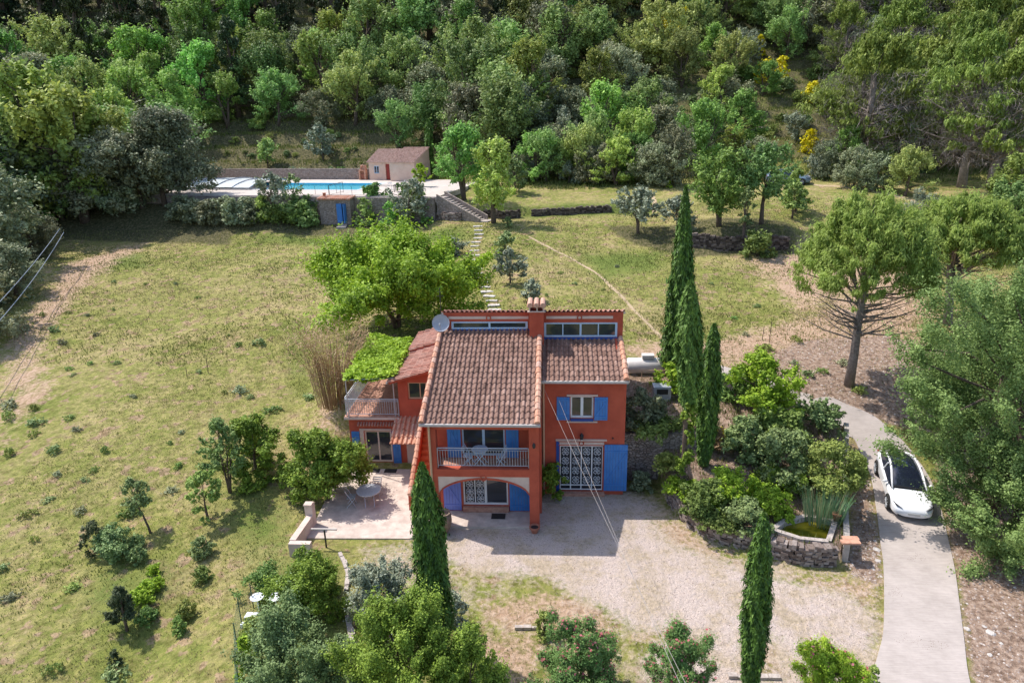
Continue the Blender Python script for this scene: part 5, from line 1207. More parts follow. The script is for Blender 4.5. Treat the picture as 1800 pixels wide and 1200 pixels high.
def cypress(px, py, top, width, label, y=None, seed=0, lean=(0,0), mat='lf_cypress', low=.02, leafs=1., shape='col'):
    b, dep, Hh, Ww = sized(px, py, top, width, y); rg_ = np.random.default_rng(seed+40)
    a = max(.05, dep*.0032)*leafs; n = int(min(70000, 5.5*math.pi*Ww*Hh*.8/(2*a*a*.4)))
    h = rg_.random(n); u = rg_.uniform(0, 2*math.pi, n)
    prof = np.clip(np.minimum((h/.12)**.5*.8+.1, 1)*(1-np.clip((h-.70)/.30, 0, 1)**2.0*.88)*(.80+.20*np.clip(1-h, 0, 1)), .03, 1)
    if shape == 'cone': prof = np.clip(np.minimum((h/.10)**.5*.7+.3, 1)*(1-h)**.72*1.12, .02, 1)
    if shape == 'spindle': prof = np.clip(np.sin(np.pi*np.clip(h*.93+.06, 0, 1))**.62, .03, 1)
    wob = 1+.10*np.sin(5*u+h*9)+.08*np.sin(3*u-h*17)+.07*np.sin(9*u+h*31)+.13*np.sin(6*u-h*53)*np.sin(h*37+3*u)+.10*rg_.normal(0,1,n)+.22*(rg_.random(n) < .05)
    r = Ww/2*prof*wob*(.62+.38*rg_.random(n)**.5)
    z = Hh*(low+(1-low)*h); P = np.stack([r*np.cos(u)+lean[0]*h**1.3, r*np.sin(u)+lean[1]*h, z], 1)
    Nn = norm(np.stack([np.cos(u), np.sin(u), .35+0*u], 1)+rg_.normal(size=(n,3))*.45)
    V, Q_ = leafquads(P, Nn, a*1.3, a*.42, rg_, vert=.55); tint = np.clip(rg_.normal(.5,.26,n)+.22*np.sin(7*u+h*23), 0, 1)
    cm = npmesh('crown', V, Q_, tint, mt[mat]); m = MB(); m.tube([(0,0,-.3),(lean[0]*.3,lean[1]*.4,Hh*.45),(lean[0]*.9,lean[1]*.9,Hh*.92)], [Ww*.12,Ww*.09,.02], 8)
    o = m.build('trunk', 'bark'); tm = o.data; bpy.data.objects.remove(o); return put('cypress', b, tm, cm, label, 'cypress')
# ---- cypresses
cypress(1190, 662, 330, 54, 'tallest dark cypress, rising behind the gas tank', seed=1, lean=(-.13,0), shape='cone')
cypress(1199, 868, 497, 38, 'slim cypress with a bare ivy-clad lower trunk right of the house', y=26.6, seed=2, low=.42, lean=(-.25,0), shape='spindle', mat='lf_cypress2')
cypress(1238, 805, 572, 34, 'shorter slim cypress just right of the ivy-clad one', y=27.9, seed=3, lean=(-.02,0), shape='spindle')
cypress(772, 1145, 816, 54, 'broad dark cypress standing in front of the left porch pillar', seed=4, lean=(-.15,0))
cypress(1316, 1225, 907, 41, 'lone leaning cypress at the lower edge of the forecourt', seed=5, lean=(-.12,.1), shape='spindle', mat='lf_cypress')
cypress(757, 303, 212, 13, 'very thin small cypress beside the pool house', seed=6)
# ivy on the second cypress
tree('ivy', 'tall', 'lf_yellow', 1200, 868, 668, 36, 'yellowish ivy climbing the bare cypress trunk right of the house', 'ivy', y=26.5, seed=50, basef=.02, trunk=False, dens=1.6)
# ---- big pines at right
tree('umbrella_pine', 'dome', 'lf_upine', 1492, 676, 324, 218, 'large round-crowned pine with bare lower branches beside the bend of the drive', 'pine', seed=10, basef=.36, bare=46, trunkmat='barkgrey', dens=2.2, tr=.22)
tree('umbrella_pine', 'dome', 'lf_upine', 1668, 560, 335, 190, 'second round pine, paler and behind the oaks at the right', 'pine', y=42.5, seed=11, basef=.38, bare=30, trunkmat='barkgrey', dens=2.4, tr=.22, fork=2)
# ---- mulberry behind the house
tree('mulberry_tree', 'round', 'lf_bright', 700, 600, 432, 285, 'large bright green spreading tree directly behind the house', 'tree', y=42.5, seed=12, basef=.12, fork=3, dens=2.0, lf=1.1)
# ---- foreground oaks right
tree('oak_tree', 'open', 'lf_near', 1735, 900, 500, 400, 'large dense oak overhanging the parked white car', 'oak', y=26.5, seed=13, basef=.20, fork=2, dens=1.5)
tree('oak_tree', 'open', 'lf_near', 1755, 1015, 800, 290, 'lower oak crown at the right edge below the parked car', 'oak', y=24.0, seed=14, basef=.12, dens=1.3)
tree('oak_tree', 'round', 'lf_near', 1790, 700, 470, 210, 'bright oak crown at the right edge above the large dense oak', 'oak', y=33, seed=15, basef=.2, dens=1.3)
tree('oak_tree', 'open', 'lf_near', 1650, 775, 650, 110, 'small leafy oak on the outer bank of the drive bend', 'oak', y=31.0, seed=16, basef=.12, dens=1.3)
tree('oak_tree', 'open', 'lf_near', 1900, 1060, 740, 260, 'oak mostly out of frame at the right edge shading the drive side', 'oak', y=23.4, seed=17, basef=.2, dens=1.)
# ---- left of the house
tree('orange_tree', 'shrub', 'lf_yellow', 576, 880, 760, 146, 'dense rounded orange tree at the left corner of the patio', 'tree', seed=18, basef=.02, dens=1.7)
tree('laurel_bush', 'shrub', 'lf_yellow', 452, 836, 742, 112, 'thick rounded bush in the meadow left of the orange tree', 'bush', seed=19, basef=.02, trunk=True, dens=1.6)
tree('young_tree', 'open', 'lf_near', 404, 866, 738, 82, 'slim young tree with forked stems left of the thick bush', 'tree', seed=20, basef=.32, fork=3, dens=1.1, tr=.05)
tree('young_tree', 'open', 'lf_shrub', 366, 915, 832, 62, 'small bushy tree below the fork-stemmed young tree', 'tree', seed=21, basef=.15, dens=1.2, tr=.05)
tree('young_tree', 'open', 'lf_grey', 266, 937, 850, 58, 'small leaning tree with thin bare stem in the left meadow', 'tree', seed=22, basef=.45, lean=(-.7,.3), tr=.045)
tree('young_conifer', 'conifer', 'lf_conifer', 224, 1108, 1030, 66, 'small dark conifer alone low in the left meadow', 'conifer', seed=23, basef=.08, dens=1.5, tr=.05, lf=.8)
tree('dark_shrub', 'shrub', 'lf_conifer', 172, 972, 918, 44, 'narrow dark shrub in the left meadow beside grey brambles', 'shrub', seed=24, basef=0, trunk=False)
tree('bramble', 'shrub', 'lf_grey', 205, 975, 935, 85, 'low spreading grey-green bramble in the left meadow', 'shrub', seed=25, basef=0, trunk=False)
tree('bramble', 'shrub', 'lf_grey', 243, 985, 962, 34, 'small grey bramble below the leaning young tree', 'shrub', seed=26, basef=0, trunk=False)
tree('bramble', 'shrub', 'lf_grey', 357, 975, 948, 42, 'round olive-coloured bramble alone in the left meadow', 'shrub', seed=27, basef=0, trunk=False)
for i, (a_, b_, t_, w_, l_) in enumerate(((268,1035,1020,45,'bright clump of long grass in the middle of the left meadow'),(247,1062,1040,50,'bright grass clump beside the small dark conifer'),(258,1092,1072,44,'darker grass clump right of the small dark conifer'),(330,1085,1060,34,'small yellow-green bush near the footpath low in the meadow'),(355,1020,1000,36,'small mottled bush right of the bright grass clumps'),(272,1008,995,24,'tiny vivid green tuft above the bright grass clumps'),(320,1110,1085,30,'pale small bush beside the footpath near the bottom'),(205,1170,1145,22,'dark dead stump-like plant near the bottom left'))):
    tree('grass_clump' if 'grass' in l_ or 'tuft' in l_ else 'small_bush', 'shrub', 'lf_conifer' if 'dead' in l_ else ('lf_bright' if i in (0,1,5) else 'lf_shrub'), a_, b_, t_, w_, l_, 'plant', seed=30+i, basef=0, trunk=False)
# bamboo
def reeds(name, px, py, top, width, label, cat, mat, n, seed, y=None, spread=.35, wl=.02, H2=None, flop=.25, leafy=0, fan=.45):
    b, dep, Hh, Ww = sized(px, py, top, width, y); rn_ = np.random.default_rng(seed); m = MB()
    for i in range(n):
        a = rn_.uniform(0, 6.28); r = Ww*.5*spread*math.sqrt(rn_.random()); o_ = Vector((r*math.cos(a), r*math.sin(a)*.8, -.1)); d_ = Vector((math.cos(a), math.sin(a), 0))*(r/Ww+rn_.uniform(0,.22))*Ww*fan
        h = Hh*rn_.uniform(.65, 1.0); mid = o_+d_*.35+Vector((0,0,h*.6)); e = o_+d_*(1+flop)+Vector((rn_.uniform(-.1,.1)*Ww*.5,0,h))
        w_ = wl*rn_.uniform(.6,1.3); sd_ = Vector((-math.sin(a+.8), math.cos(a+.8), 0))*w_; t = float(np.clip(rn_.normal(.5,.25),0,1))
        m.add([o_-sd_, o_+sd_, mid+sd_*.9, mid-sd_*.9, e], [(0,1,2,3),(3,2,4)], t)
        for q in range(leafy):
            f = rn_.uniform(.35,1.); p_ = mid.lerp(e, f) if f > .6 else o_.lerp(mid, f/.6); dd_ = Vector((rn_.normal(), rn_.normal(), rn_.normal()*.6+.3)).normalized()*rn_.uniform(.18,.4); s2 = dd_.cross(Vector((0,0,1))).normalized()*w_*1.3
            m.add([p_, p_+dd_*.5+s2, p_+dd_, p_+dd_*.5-s2], [(0,1,2,3)], t)
    o = m.build(name, mat); o.location = tuple(map(float, b)); return tag(o, label, cat)
reeds('bamboo_clump', 592, 722, 552, 100, 'tall dry tan bamboo clump left of the terrace', 'bamboo', 'lf_dry', 230, 3, spread=.62, wl=.016, leafy=12, y=33.8, fan=.85, flop=.3)
reeds('pond_reeds', 1446, 920, 850, 80, 'tuft of tall green and straw reeds standing in the pond', 'reeds', 'lf_reed', 420, 4, spread=.8, wl=.011, y=24.8, leafy=0, flop=-.2)
# pergola vine
pg = empty('vine_pergola', (-9.0,33.5,2.75), 'metal pergola covered by a bright green vine over the roof terrace', 'pergola')
ZP = 4.75; cr = [onz(a_, b_, ZP) for a_, b_ in ((607,668),(690,664),(722,600),(655,592))]
for c_ in cr: 
    tz = 2.75 if c_[0] > -10.1 else float(T(c_[0], c_[1])); MB().tube([(c_[0],c_[1],tz),(c_[0],c_[1],ZP)], .03, 6).build('post', 'metal', pg)
m = MB(); 
for i in range(4): m.tube([tuple(cr[i]), tuple(cr[(i+1)%4])], .03, 5)
for t in (.2,.4,.6,.8): m.tube([tuple(cr[0]+(cr[3]-cr[0])*t), tuple(cr[1]+(cr[2]-cr[1])*t)], .02, 5)
m.build('frame', 'metal', pg)
rg_ = np.random.default_rng(77); n = 16000; s = rg_.random((n,1)); t = rg_.random((n,1)); P = (np.array(cr[0])*(1-s)+np.array(cr[1])*s)*(1-t)+(np.array(cr[3])*(1-s)+np.array(cr[2])*s)*t
P[:,2] += .08+.12*np.sin(P[:,0]*2.3)*np.cos(P[:,1]*2.1)+rg_.uniform(-.12,.14,n); P[:,:2] += rg_.normal(0,.10,(n,2))
Nn = norm(np.array([0,0,1.])+rg_.normal(size=(n,3))*.5); V_, Q_ = leafquads(P-np.array(worigin(pg)[:]), Nn, .10, .075, rg_)
o = bpy.data.objects.new('vine', npmesh('vine', V_, Q_, np.clip(rg_.normal(.6,.22,n),0,1), mt['lf_bright'])); C.objects.link(o); o.parent = pg
# ---- bottom foreground plants
tree('broad_bush', 'shrub', 'lf_yellow', 556, 1090, 972, 132, 'dense yellow-green bush below the low patio wall', 'bush', seed=60, basef=.03, dens=1.6, y=19.9)
tree('olive_tree', 'olive', 'lf_grey', 535, 1240, 1092, 200, 'wide grey-green shrub mass at the mesh fence in the lower left corner garden', 'shrub', seed=61, basef=.05, dens=1.6)
tree('olive_tree', 'olive', 'lf_olive', 668, 1100, 1003, 130, 'silvery olive shrub left of the broad dark cypress', 'olive tree', seed=62, basef=.08, dens=1.3)
tree('olive_tree', 'olive', 'lf_olive', 800, 1120, 1045, 60, 'silvery shrub half hidden behind the broad dark cypress', 'shrub', seed=63, basef=.05, dens=1.2, y=18.9)
tree('bay_tree', 'round', 'lf_yellow', 715, 1290, 1062, 200, 'bright yellow-green tree in front of the broad dark cypress', 'tree', seed=64, basef=.12, dens=1.6)
tree('bay_tree', 'round', 'lf_yellow', 830, 1300, 1130, 150, 'lower right part-tree of yellow-green foliage at the bottom edge', 'tree', seed=65, basef=.1, dens=1.5)
tree('leafy_shrub', 'shrub', 'lf_grey', 620, 1240, 1130, 90, 'grey leafy shrub at the bottom edge left of the yellow-green tree', 'shrub', seed=66, basef=0, trunk=False)
tree('leafy_shrub', 'shrub', 'lf_bright', 440, 1190, 1120, 46, 'bright leafy shrub against the green mesh fence', 'shrub', seed=67, basef=0, trunk=False)
tree('leafy_shrub', 'shrub', 'lf_shrub', 470, 1035, 1000, 80, 'loose pale shrub above the two white discs', 'shrub', seed=68, basef=0, trunk=False, dens=.7)
tree('leafy_shrub', 'shrub', 'lf_shrub', 445, 1120, 1092, 60, 'dark low shrub below the white slabs', 'shrub', seed=69, basef=0, trunk=False)
OL = dict(cat='oleander', trunk=True)
tree('oleander_bush', 'shrub', 'lf_oleander', 1010, 1240, 1100, 172, 'largest oleander with pink flowers, left of the three at the bottom edge', seed=70, basef=.02, dens=1.5, extra=('lf_pink', .028, 1.1), asp=.35, **OL)
tree('oleander_bush', 'shrub', 'lf_oleander', 1203, 1250, 1120, 136, 'middle pink oleander at the bottom edge of the forecourt', seed=71, basef=.02, dens=1.5, extra=('lf_pink', .028, 1.1), asp=.35, **OL)
tree('oleander_bush', 'shrub', 'lf_bright', 1440, 1255, 1140, 140, 'bright green oleander with few pink flowers beside the concrete drive', seed=72, basef=.02, dens=1.5, extra=('lf_pink', .012, 1.2), asp=.35, **OL)
tree('round_bush', 'shrub', 'lf_shrub', 957, 1118, 1078, 38, 'small round dark bush alone in the forecourt above the largest oleander', 'bush', seed=73, basef=.1, dens=1.2)
tree('leafy_shrub', 'shrub', 'lf_shrub', 1530, 1210, 1175, 44, 'small low shrub at the edge of the drive at the bottom', 'shrub', seed=74, basef=0, trunk=False)
# ---- garden bed
bed = [(1330,735,628,138,'lf_bright','open','bright fig tree beside the upper drive'),(1300,700,650,80,'lf_shrub','shrub','green shrub between the small slim cypress and the fig tree'),
 (1440,760,708,76,'lf_grey','open','grey thin-leaved shrub on the inner side of the drive bend'),(1375,780,722,80,'lf_shrub','shrub','mid-green shrub below the fig tree'),
 (1372,835,762,124,'lf_grey','shrub','large pale grey-green rounded shrub in the planting bed'),(1452,872,782,108,'lf_shrub','shrub','large mid-green shrub behind the pond reeds'),
 (1300,800,735,80,'lf_grey','shrub','pale shrub right of the shorter slim cypress'),(1280,890,832,90,'lf_bright','shrub','bright leafy shrub left of the centre of the planting bed'),
 (1350,900,862,90,'lf_bright','shrub','spiky bright green plant above the front stone wall'),(1310,925,880,84,'lf_grey','shrub','grey-green mound just behind the front stone wall'),
 (1240,905,852,90,'lf_shrub','shrub','leafy shrub at the left end of the front stone wall'),(1190,895,846,60,'lf_bright','shrub','bright shrub at the foot of the ivy-clad cypress'),
 (1255,935,905,70,'lf_shrub','shrub','low green tuft spilling over the front stone wall'),(1500,860,800,40,'lf_shrub','shrub','narrow shrub against the straight concrete wall'),
 (1395,870,835,60,'lf_yellow','shrub','yellowish shrub behind the pond'),(1340,780,715,60,'lf_shrub','shrub','small dark shrub in the middle of the upper bed'),
 (1260,790,755,50,'lf_dry','shrub','dry straw-coloured shrub at the foot of the shorter slim cypress'),(1355,845,820,60,'lf_yellow','shrub','low yellow-green shrub between the two grey ones'),
 (1150,800,742,90,'lf_shrub','shrub','dark shrub on top of the retaining wall right of the house'),(1130,745,690,80,'lf_holm','shrub','dull shrub in the house shade below the gas tank'),
 (1172,850,800,52,'lf_shrub','shrub','shrub in front of the retaining wall beside the ivy-clad cypress'),(1128,862,832,44,'lf_holm','shrub','dark weeds at the foot of the retaining wall'),
 (1175,690,640,60,'lf_bright','open','light green shrub under the gas tank slab'),(1222,760,700,40,'lf_yellow','shrub','yellow-green shrub between the two slim cypresses'),
 (965,880,812,52,'lf_yellow','shrub','leafy potted shrub between the porch pillar and the iron gate'),(1388,926,910,16,'lf_bright','shrub','tiny bright tuft on the left rim of the pond'),
 (1462,738,712,34,'lf_grey','open','thin grey shrub at the edge of the drive bend')]
for i, (a_, b_, t_, w_, mt_, kd, lb) in enumerate(bed):
    tree('shrub' if 'fig' not in lb else 'fig_tree', kd, mt_, a_, b_, t_, w_, lb, 'tree' if 'fig' in lb else 'shrub', seed=80+i, basef=.03 if kd == 'shrub' else .2, trunk=kd == 'open' or b_ < 700, dens=1.3, lf=1.05, y=(27.4 if i == 24 else None), extra=(('lf_broom', .03, .8) if i == 16 else None))
# ---- meadow olives and mid-distance trees
mid = [('olive_tree','olive','lf_olive',897,497,440,52,'silver olive sapling right of the stepping stone path','olive tree',.15,1),
 ('olive_tree','olive','lf_grey',888,447,410,40,'grey-green bush above the silver olive sapling','bush',.05,1),
 ('olive_tree','olive','lf_olive',935,528,492,38,'smallest silver olive near the roof of the house','olive tree',.1,1),
 ('olive_tree','olive','lf_olive',798,448,418,42,'blue-grey olive behind the large spreading tree','olive tree',.1,1),
 ('olive_tree','olive','lf_grey',893,400,382,20,'tiny grey shrub right of the stair foot','shrub',.05,1),
 ('olive_tree','olive','lf_olive',1122,412,333,80,'wide silver olive tree with two stems in the middle terrace','olive tree',.32,2),
 ('olive_tree','olive','lf_olive',1190,415,346,58,'silver olive tree half hidden by the tallest cypress','olive tree',.3,2),
 ('olive_tree','olive','lf_olive',722,398,318,62,'tall silver olive in front of the pool deck','olive tree',.25,1),
 ('olive_tree','olive','lf_olive',484,388,306,60,'grey-green tree in front of the open part of the pool','tree',.30,2),
 ('olive_tree','olive','lf_grey',520,380,308,40,'slender grey tree right beside the one in front of the pool','tree',.35,1),
 ('olive_tree','olive','lf_olive',568,283,222,52,'silver olive on the terrace above the pool','olive tree',.25,1),
 ('small_tree','round','lf_oak',471,292,248,36,'small round green tree above the pool cover','tree',.25,1),
 ('field_tree','round','lf_oak2',816,352,228,96,'tall round tree at the top of the garden stair','tree',.30,3),
 ('field_tree','tall','lf_oak2',868,392,252,84,'tall narrow tree right of the one at the stair top','tree',.2,1),
 ('olive_tree','olive','lf_grey',905,340,280,48,'bluish shrub at the edge of the shaded slope','shrub',.1,1),
 ('field_tree','round','lf_oak2',1264,398,272,98,'round two-stemmed tree right of the tallest cypress','tree',.30,2),
 ('field_tree','round','lf_oak',1338,394,258,88,'straight-stemmed tree with a loose crown on the sunny terrace','tree',.38,1),
 ('field_tree','open','lf_oak2',1398,372,300,52,'leafy small tree in front of the car on the upper track','tree',.15,1),
 ('field_tree','open','lf_grey',1306,428,330,30,'thin pale sapling in front of the dark terrace wall','tree',.3,1),
 ('small_tree','shrub','lf_shrub',1330,450,402,60,'green bush growing in the dark terrace wall','bush',.0,1),
 ('small_tree','shrub','lf_bright',1320,432,412,24,'pale leafy tuft in the dark terrace wall','bush',.0,1),
 ('small_tree','open','lf_oak',1392,385,322,46,'thin small tree near the car on the upper track','tree',.3,1),
 ('holm_oak','holm','lf_holm',290,360,205,200,'big grey-green holm oak left of the pool cover','oak',.24,1),
 ('leafy_shrub','open','lf_bright',740,330,290,28,'small vivid green tree beside the pool house','tree',.3,1),
 ('leafy_shrub','shrub','lf_bright',1175,330,318,12,'tiny bright shrub in the shade above the middle terrace','shrub',0,1)]
for i, (nm, kd, mt_, a_, b_, t_, w_, lb, ct, bf, fk) in enumerate(mid):
    tree(nm, kd, mt_, a_, b_, t_, w_, lb, ct, seed=120+i, basef=bf, fork=fk, dens=.6 if a_ in (484,520) else 1.25)
# shrubs along the bank below the pool deck
rnb = random.Random(4); bank = []
for i in range(40):
    px_ = 320+i*11.2+rnb.uniform(-6,6)
    if 552 < px_ < 630: continue
    bank.append((px_, 392+rnb.uniform(-8,4)-(4 if px_ > 700 else 0), rnb.uniform(38,62) if px_ > 550 else rnb.uniform(24,44), rnb.uniform(34,60)))
for i, (a_, b_, h_, w_) in enumerate(bank):
    left = a_ < 460
    tree('bank_shrub', 'shrub', 'lf_holm' if left else rnb.choice(['lf_shrub','lf_oak2','lf_oak']), a_, b_, b_-h_, w_, 'dark shrub on the shaded earth bank left of the stone shed' if left else 'green shrub on the bank under the pool deck near the stone shed', 'shrub', seed=160+i, basef=0, trunk=False, group='shrubs on the shaded bank' if left else 'shrubs under the pool deck')
tree('columnar_shrub', 'tall', 'lf_yellow', 632, 388, 352, 12, 'narrow yellow-green upright shrub right of the stone shed', 'shrub', seed=190, basef=0, trunk=False)
for i in range(17):   # clipped shrubs behind the pool wall
    a_ = 408+i*14; q = PL(0,0); u_ = 37-i*1.42; w0 = PL(u_, 19.5)
    b, dep, Hh, Ww = np.array([w0[0], w0[1], float(T(*w0))]), 92, rnb.uniform(.8,1.6), rnb.uniform(1.2,2.0)
    tm, cm = make_tree('shrub', Ww, Hh, 200+i, (.16,.11), 600, 0, rnb.choice(['lf_shrub','lf_grey','lf_holm']), trunk=False)
    put('low_shrub', b, None, cm, 'low shrub in the row above the wall behind the swimming pool', 'shrub', 'low shrubs above the pool wall')
# ---- woodland prototypes
protoT = {}
def proto(key, kind, mat, W_, H_, leaf, n, bf, seeds, **k): protoT[key] = [make_tree(kind, W_, H_, s, leaf, n, bf, mat, **k) for s in seeds]
proto('oakA', 'round', 'lf_oak', 8.5, 8.8, (.165,.11), 11500, .16, (301,302,303), fork=2)
proto('oakB', 'open', 'lf_oak2', 8.2, 9.2, (.165,.11), 10500, .14, (311,312,313), fork=2)
proto('holm', 'holm', 'lf_holm', 8.0, 7.0, (.15,.095), 12000, .14, (321,322,323))
proto('silver', 'olive', 'lf_olive', 5.2, 4.8, (.14,.08), 5500, .12, (331,332))
proto('pine', 'pine', 'lf_pine', 10.5, 13.0, (.20,.06), 20000, .30, (341,342,343), trunkmat='barkgrey', bare=26)
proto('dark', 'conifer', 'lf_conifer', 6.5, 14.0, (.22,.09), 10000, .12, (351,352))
proto('dkoak', 'round', 'lf_holm', 8.0, 9.5, (.165,.11), 10000, .14, (361,362))
proto('brm', 'shrub', 'lf_shrub', 3.4, 1.9, (.13,.05), 3000, 0., (371,372), trunk=False)
proto('und', 'shrub', 'lf_shrub', 3.2, 1.7, (.13,.085), 2600, 0., (381,382,383), trunk=False)
proto('undg', 'shrub', 'lf_grey', 3.0, 1.6, (.13,.08), 2600, 0., (391,392), trunk=False)
def twigs(W_, H_, n, seed):
    rg_ = np.random.default_rng(seed); h = rg_.uniform(.18, .72, n); u = rg_.uniform(0, 6.28, n); r = W_*.46*rg_.random(n)**.6
    P = np.stack([r*np.cos(u), r*np.sin(u), H_*h], 1); V, Q_ = leafquads(P, norm(np.stack([np.sin(u), -np.cos(u), u*0+.4], 1)+rg_.normal(size=(n,3))*.5), .42, .014, rg_)
    return npmesh('dead_twigs', V, Q_, rg_.random(n), mt['twig'])
mt['twig'] = TintM('dead_twigs', [(.16,.12,.11),(.30,.25,.23),(.42,.37,.34)], .9)
TW = [twigs(10.5, 13, 3800, s) for s in (1, 2)]
NAMES = {'oakA':('oak_tree','oak','mid-green leafy oak'),'oakB':('oak_tree','oak','fresh green broad oak'),'holm':('holm_oak','oak','dull grey-green holm oak'),'silver':('olive_tree','olive tree','silvery olive'),
 'pine':('pine_tree','pine','yellow-green pine with grey bare branches'),'dark':('conifer_tree','conifer','dark tall conifer'),'dkoak':('holm_oak','oak','dark dense oak'),'brm':('broom_shrub','shrub','low green shrub'),'und':('understorey_shrub','shrub','green understorey shrub'),'undg':('understorey_shrub','shrub','grey-green understorey shrub')}
def zone(px, py):
    h = 'upper' if py < 90 else 'middle' if py < 200 else 'lower'
    s = 'far left' if px < 300 else 'left' if px < 620 else 'centre' if px < 960 else 'right of centre' if px < 1260 else 'right' if px < 1520 else 'far right'
    return f'on the {h} hillside, {s}'
rf = random.Random(21)
def plant(key, x, y, sc, lab=None):
    tm, cm = rf.choice(protoT[key]); nm, ct, d_ = NAMES[key]; z = float(T(x, y)); px_, py_, dp = proj((x, y, z+3)); zz_ = zone(px_, py_)
    lb = f'{d_} {zz_}' if lab is None else lab
    return put(nm, (x, y, z-.1), tm, cm, lb, ct, f'{ct}s {zz_}: {d_}'[:110], rf.uniform(0, 6.28), (sc, sc, sc*rf.uniform(.85,1.15)), (('dead_twigs', rf.choice(TW)),) if key == 'pine' else ())
def pick(px, py):
    r = rf.random()
    if px > 1480: return 'pine' if r < .72 else 'holm' if r < .86 else 'oakA'
    if py < (88 if px < 600 else 60) and px < 1000: return 'dark' if r < .72 else 'dkoak' if r < .88 else 'oakB'  # shadowed band of the hill imitated with the darkened conifer leaves
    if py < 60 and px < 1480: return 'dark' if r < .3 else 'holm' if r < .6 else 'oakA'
    if px < 620: return 'oakB' if r < .42 else 'oakA' if r < .74 else 'holm' if r < .96 else 'dark'
    if px < 960: return 'oakA' if r < .5 else 'oakB' if r < .66 else 'holm' if r < .96 else 'silver'
    if px < 1220: return 'holm' if r < .45 else 'oakA' if r < .7 else 'silver' if r < .88 else 'oakB'
    return 'oakA' if r < .25 else 'holm' if r < .55 else 'oakB' if r < .8 else 'silver'
cnt = 0; yy = 86.
while yy < 152:
    xx = -118+rf.uniform(0, 4)
    sp_ = 6.1+(yy-86)*.012
    while xx < 118:
        x = xx+rf.uniform(-2,2); y = yy+rf.uniform(-2,2); xx += sp_
        z = float(T(x, y)); bx, by, dp = proj((x, y, z))
        if bx < -130 or bx > 1930: continue
        if 330 < bx < 770 and by > 214: continue                                 # open terrace above the pool, pool house
        if 740 < bx < 950 and by > 300: continue
        if by > (326 if bx < 1190 else 314) and 900 < bx < 1500: continue
        if bx < 340 and by > 352: continue
        if 1180 < bx < 1490 and 150 < by < 330:
            if rf.random() < .60: continue
        if 960 < bx < 1180 and 215 < by < 300 and rf.random() < .35: continue
        if 960 < bx < 1120 and 130 < by < 215 and rf.random() < .2: continue
        if 1380 < bx < 1500 and by > 300: continue
        if 1330 < bx < 1430 and by > 280: continue
        k = pick(bx, by-35); s = rf.uniform(.80, 1.28)
        if 1180 < bx < 1490 and by > 100: s *= .66
        elif 960 < bx < 1200 and by > 150: s *= .85
        plant(k, x, y, s); cnt += 1
    yy += sp_*.92
# wood to the left of the pool and along the field edge
for i in range(70):
    x = rf.uniform(-95,-44); y = rf.uniform(46, 88); edge_ = -47+(y-49)*-.5 if y < 66 else -47.5-(y-66)*.05
    z = float(T(x, y)); bx, by, dp = proj((x, y, z))
    if bx < -150 or bx > 232: continue
    if by > 400+max(0, (100-bx))*1.35-8: continue
    plant(rf.choice(['oakB','oakA','holm','oakB','holm','dkoak']), x, y, rf.uniform(.7,1.05)); cnt += 1
for (a_, b_, s, k) in ((60,392,1.5,'oakA'),(150,388,1.45,'oakB'),(215,372,1.25,'holm'),(105,378,1.5,'oakB'),(15,410,1.5,'holm'),(250,365,1.0,'holm'),(-40,430,1.6,'oakA'),(30,520,.62,'holm'),(-30,600,.7,'holm'),(60,455,.6,'holm'),(150,372,.95,'oakB'),(215,372,.8,'holm'),(110,385,.85,'oakA'),(60,400,.9,'oakB'),(190,350,1.0,'oakA')):
    q = G(a_, b_); plant(k, q[0], q[1], s)
# trees the photo shows one by one on the slope
for (a_, b_, s, k) in ((1300,262,.85,'oakB'),(1262,205,.75,'oakB'),(1280,300,.6,'oakB'),(1462,212,.62,'oakB'),(1395,245,.8,'silver'),(1105,275,.9,'oakB'),(1030,285,.85,'silver'),(1150,270,.7,'silver'),(625,218,1.05,'oakA'),(575,222,.85,'holm'),(490,218,.9,'oakA'),(400,222,.9,'oakB'),(690,225,.85,'holm'),(700,262,.7,'oakA'),(760,250,.9,'oakA'),(880,262,1.35,'oakA'),(830,235,1.2,'oakA'),(930,230,1.1,'oakB'),(1605,262,1.15,'pine'),(1690,330,1.05,'pine'),(1560,240,.9,'pine'),(1740,335,1.1,'pine'),(1640,285,1.0,'pine'),(1790,300,1.1,'pine'),(1750,250,1.1,'pine'),(1700,200,1.1,'pine'),(1540,335,.6,'holm'),(1590,345,.5,'oakA'),(1500,330,.55,'holm'),(1560,300,.7,'oakA'),(1610,380,.45,'silver'),(1790,400,.7,'oakB'),(1770,450,.7,'oakA'),(970,290,.8,'holm'),(1210,290,.6,'holm'),(1060,235,.8,'holm')):
    q = G(a_, b_); plant(k, q[0], q[1], s); cnt += 1
for i in range(15):
    q = G(905+i*20+rf.uniform(-6,6), rf.uniform(316,327)); plant(rf.choice(['holm','oakA','holm','dkoak','silver','oakB']), q[0], q[1], rf.uniform(.42,.72))
for i in range(26):
    a_ = rf.uniform(1190,1500); q = G(a_, rf.uniform(262,318)); 
    if 1335 < a_ < 1435: continue
    plant(rf.choice(['holm','oakA','silver','oakB','und','und']), q[0], q[1], rf.uniform(.4,.62))
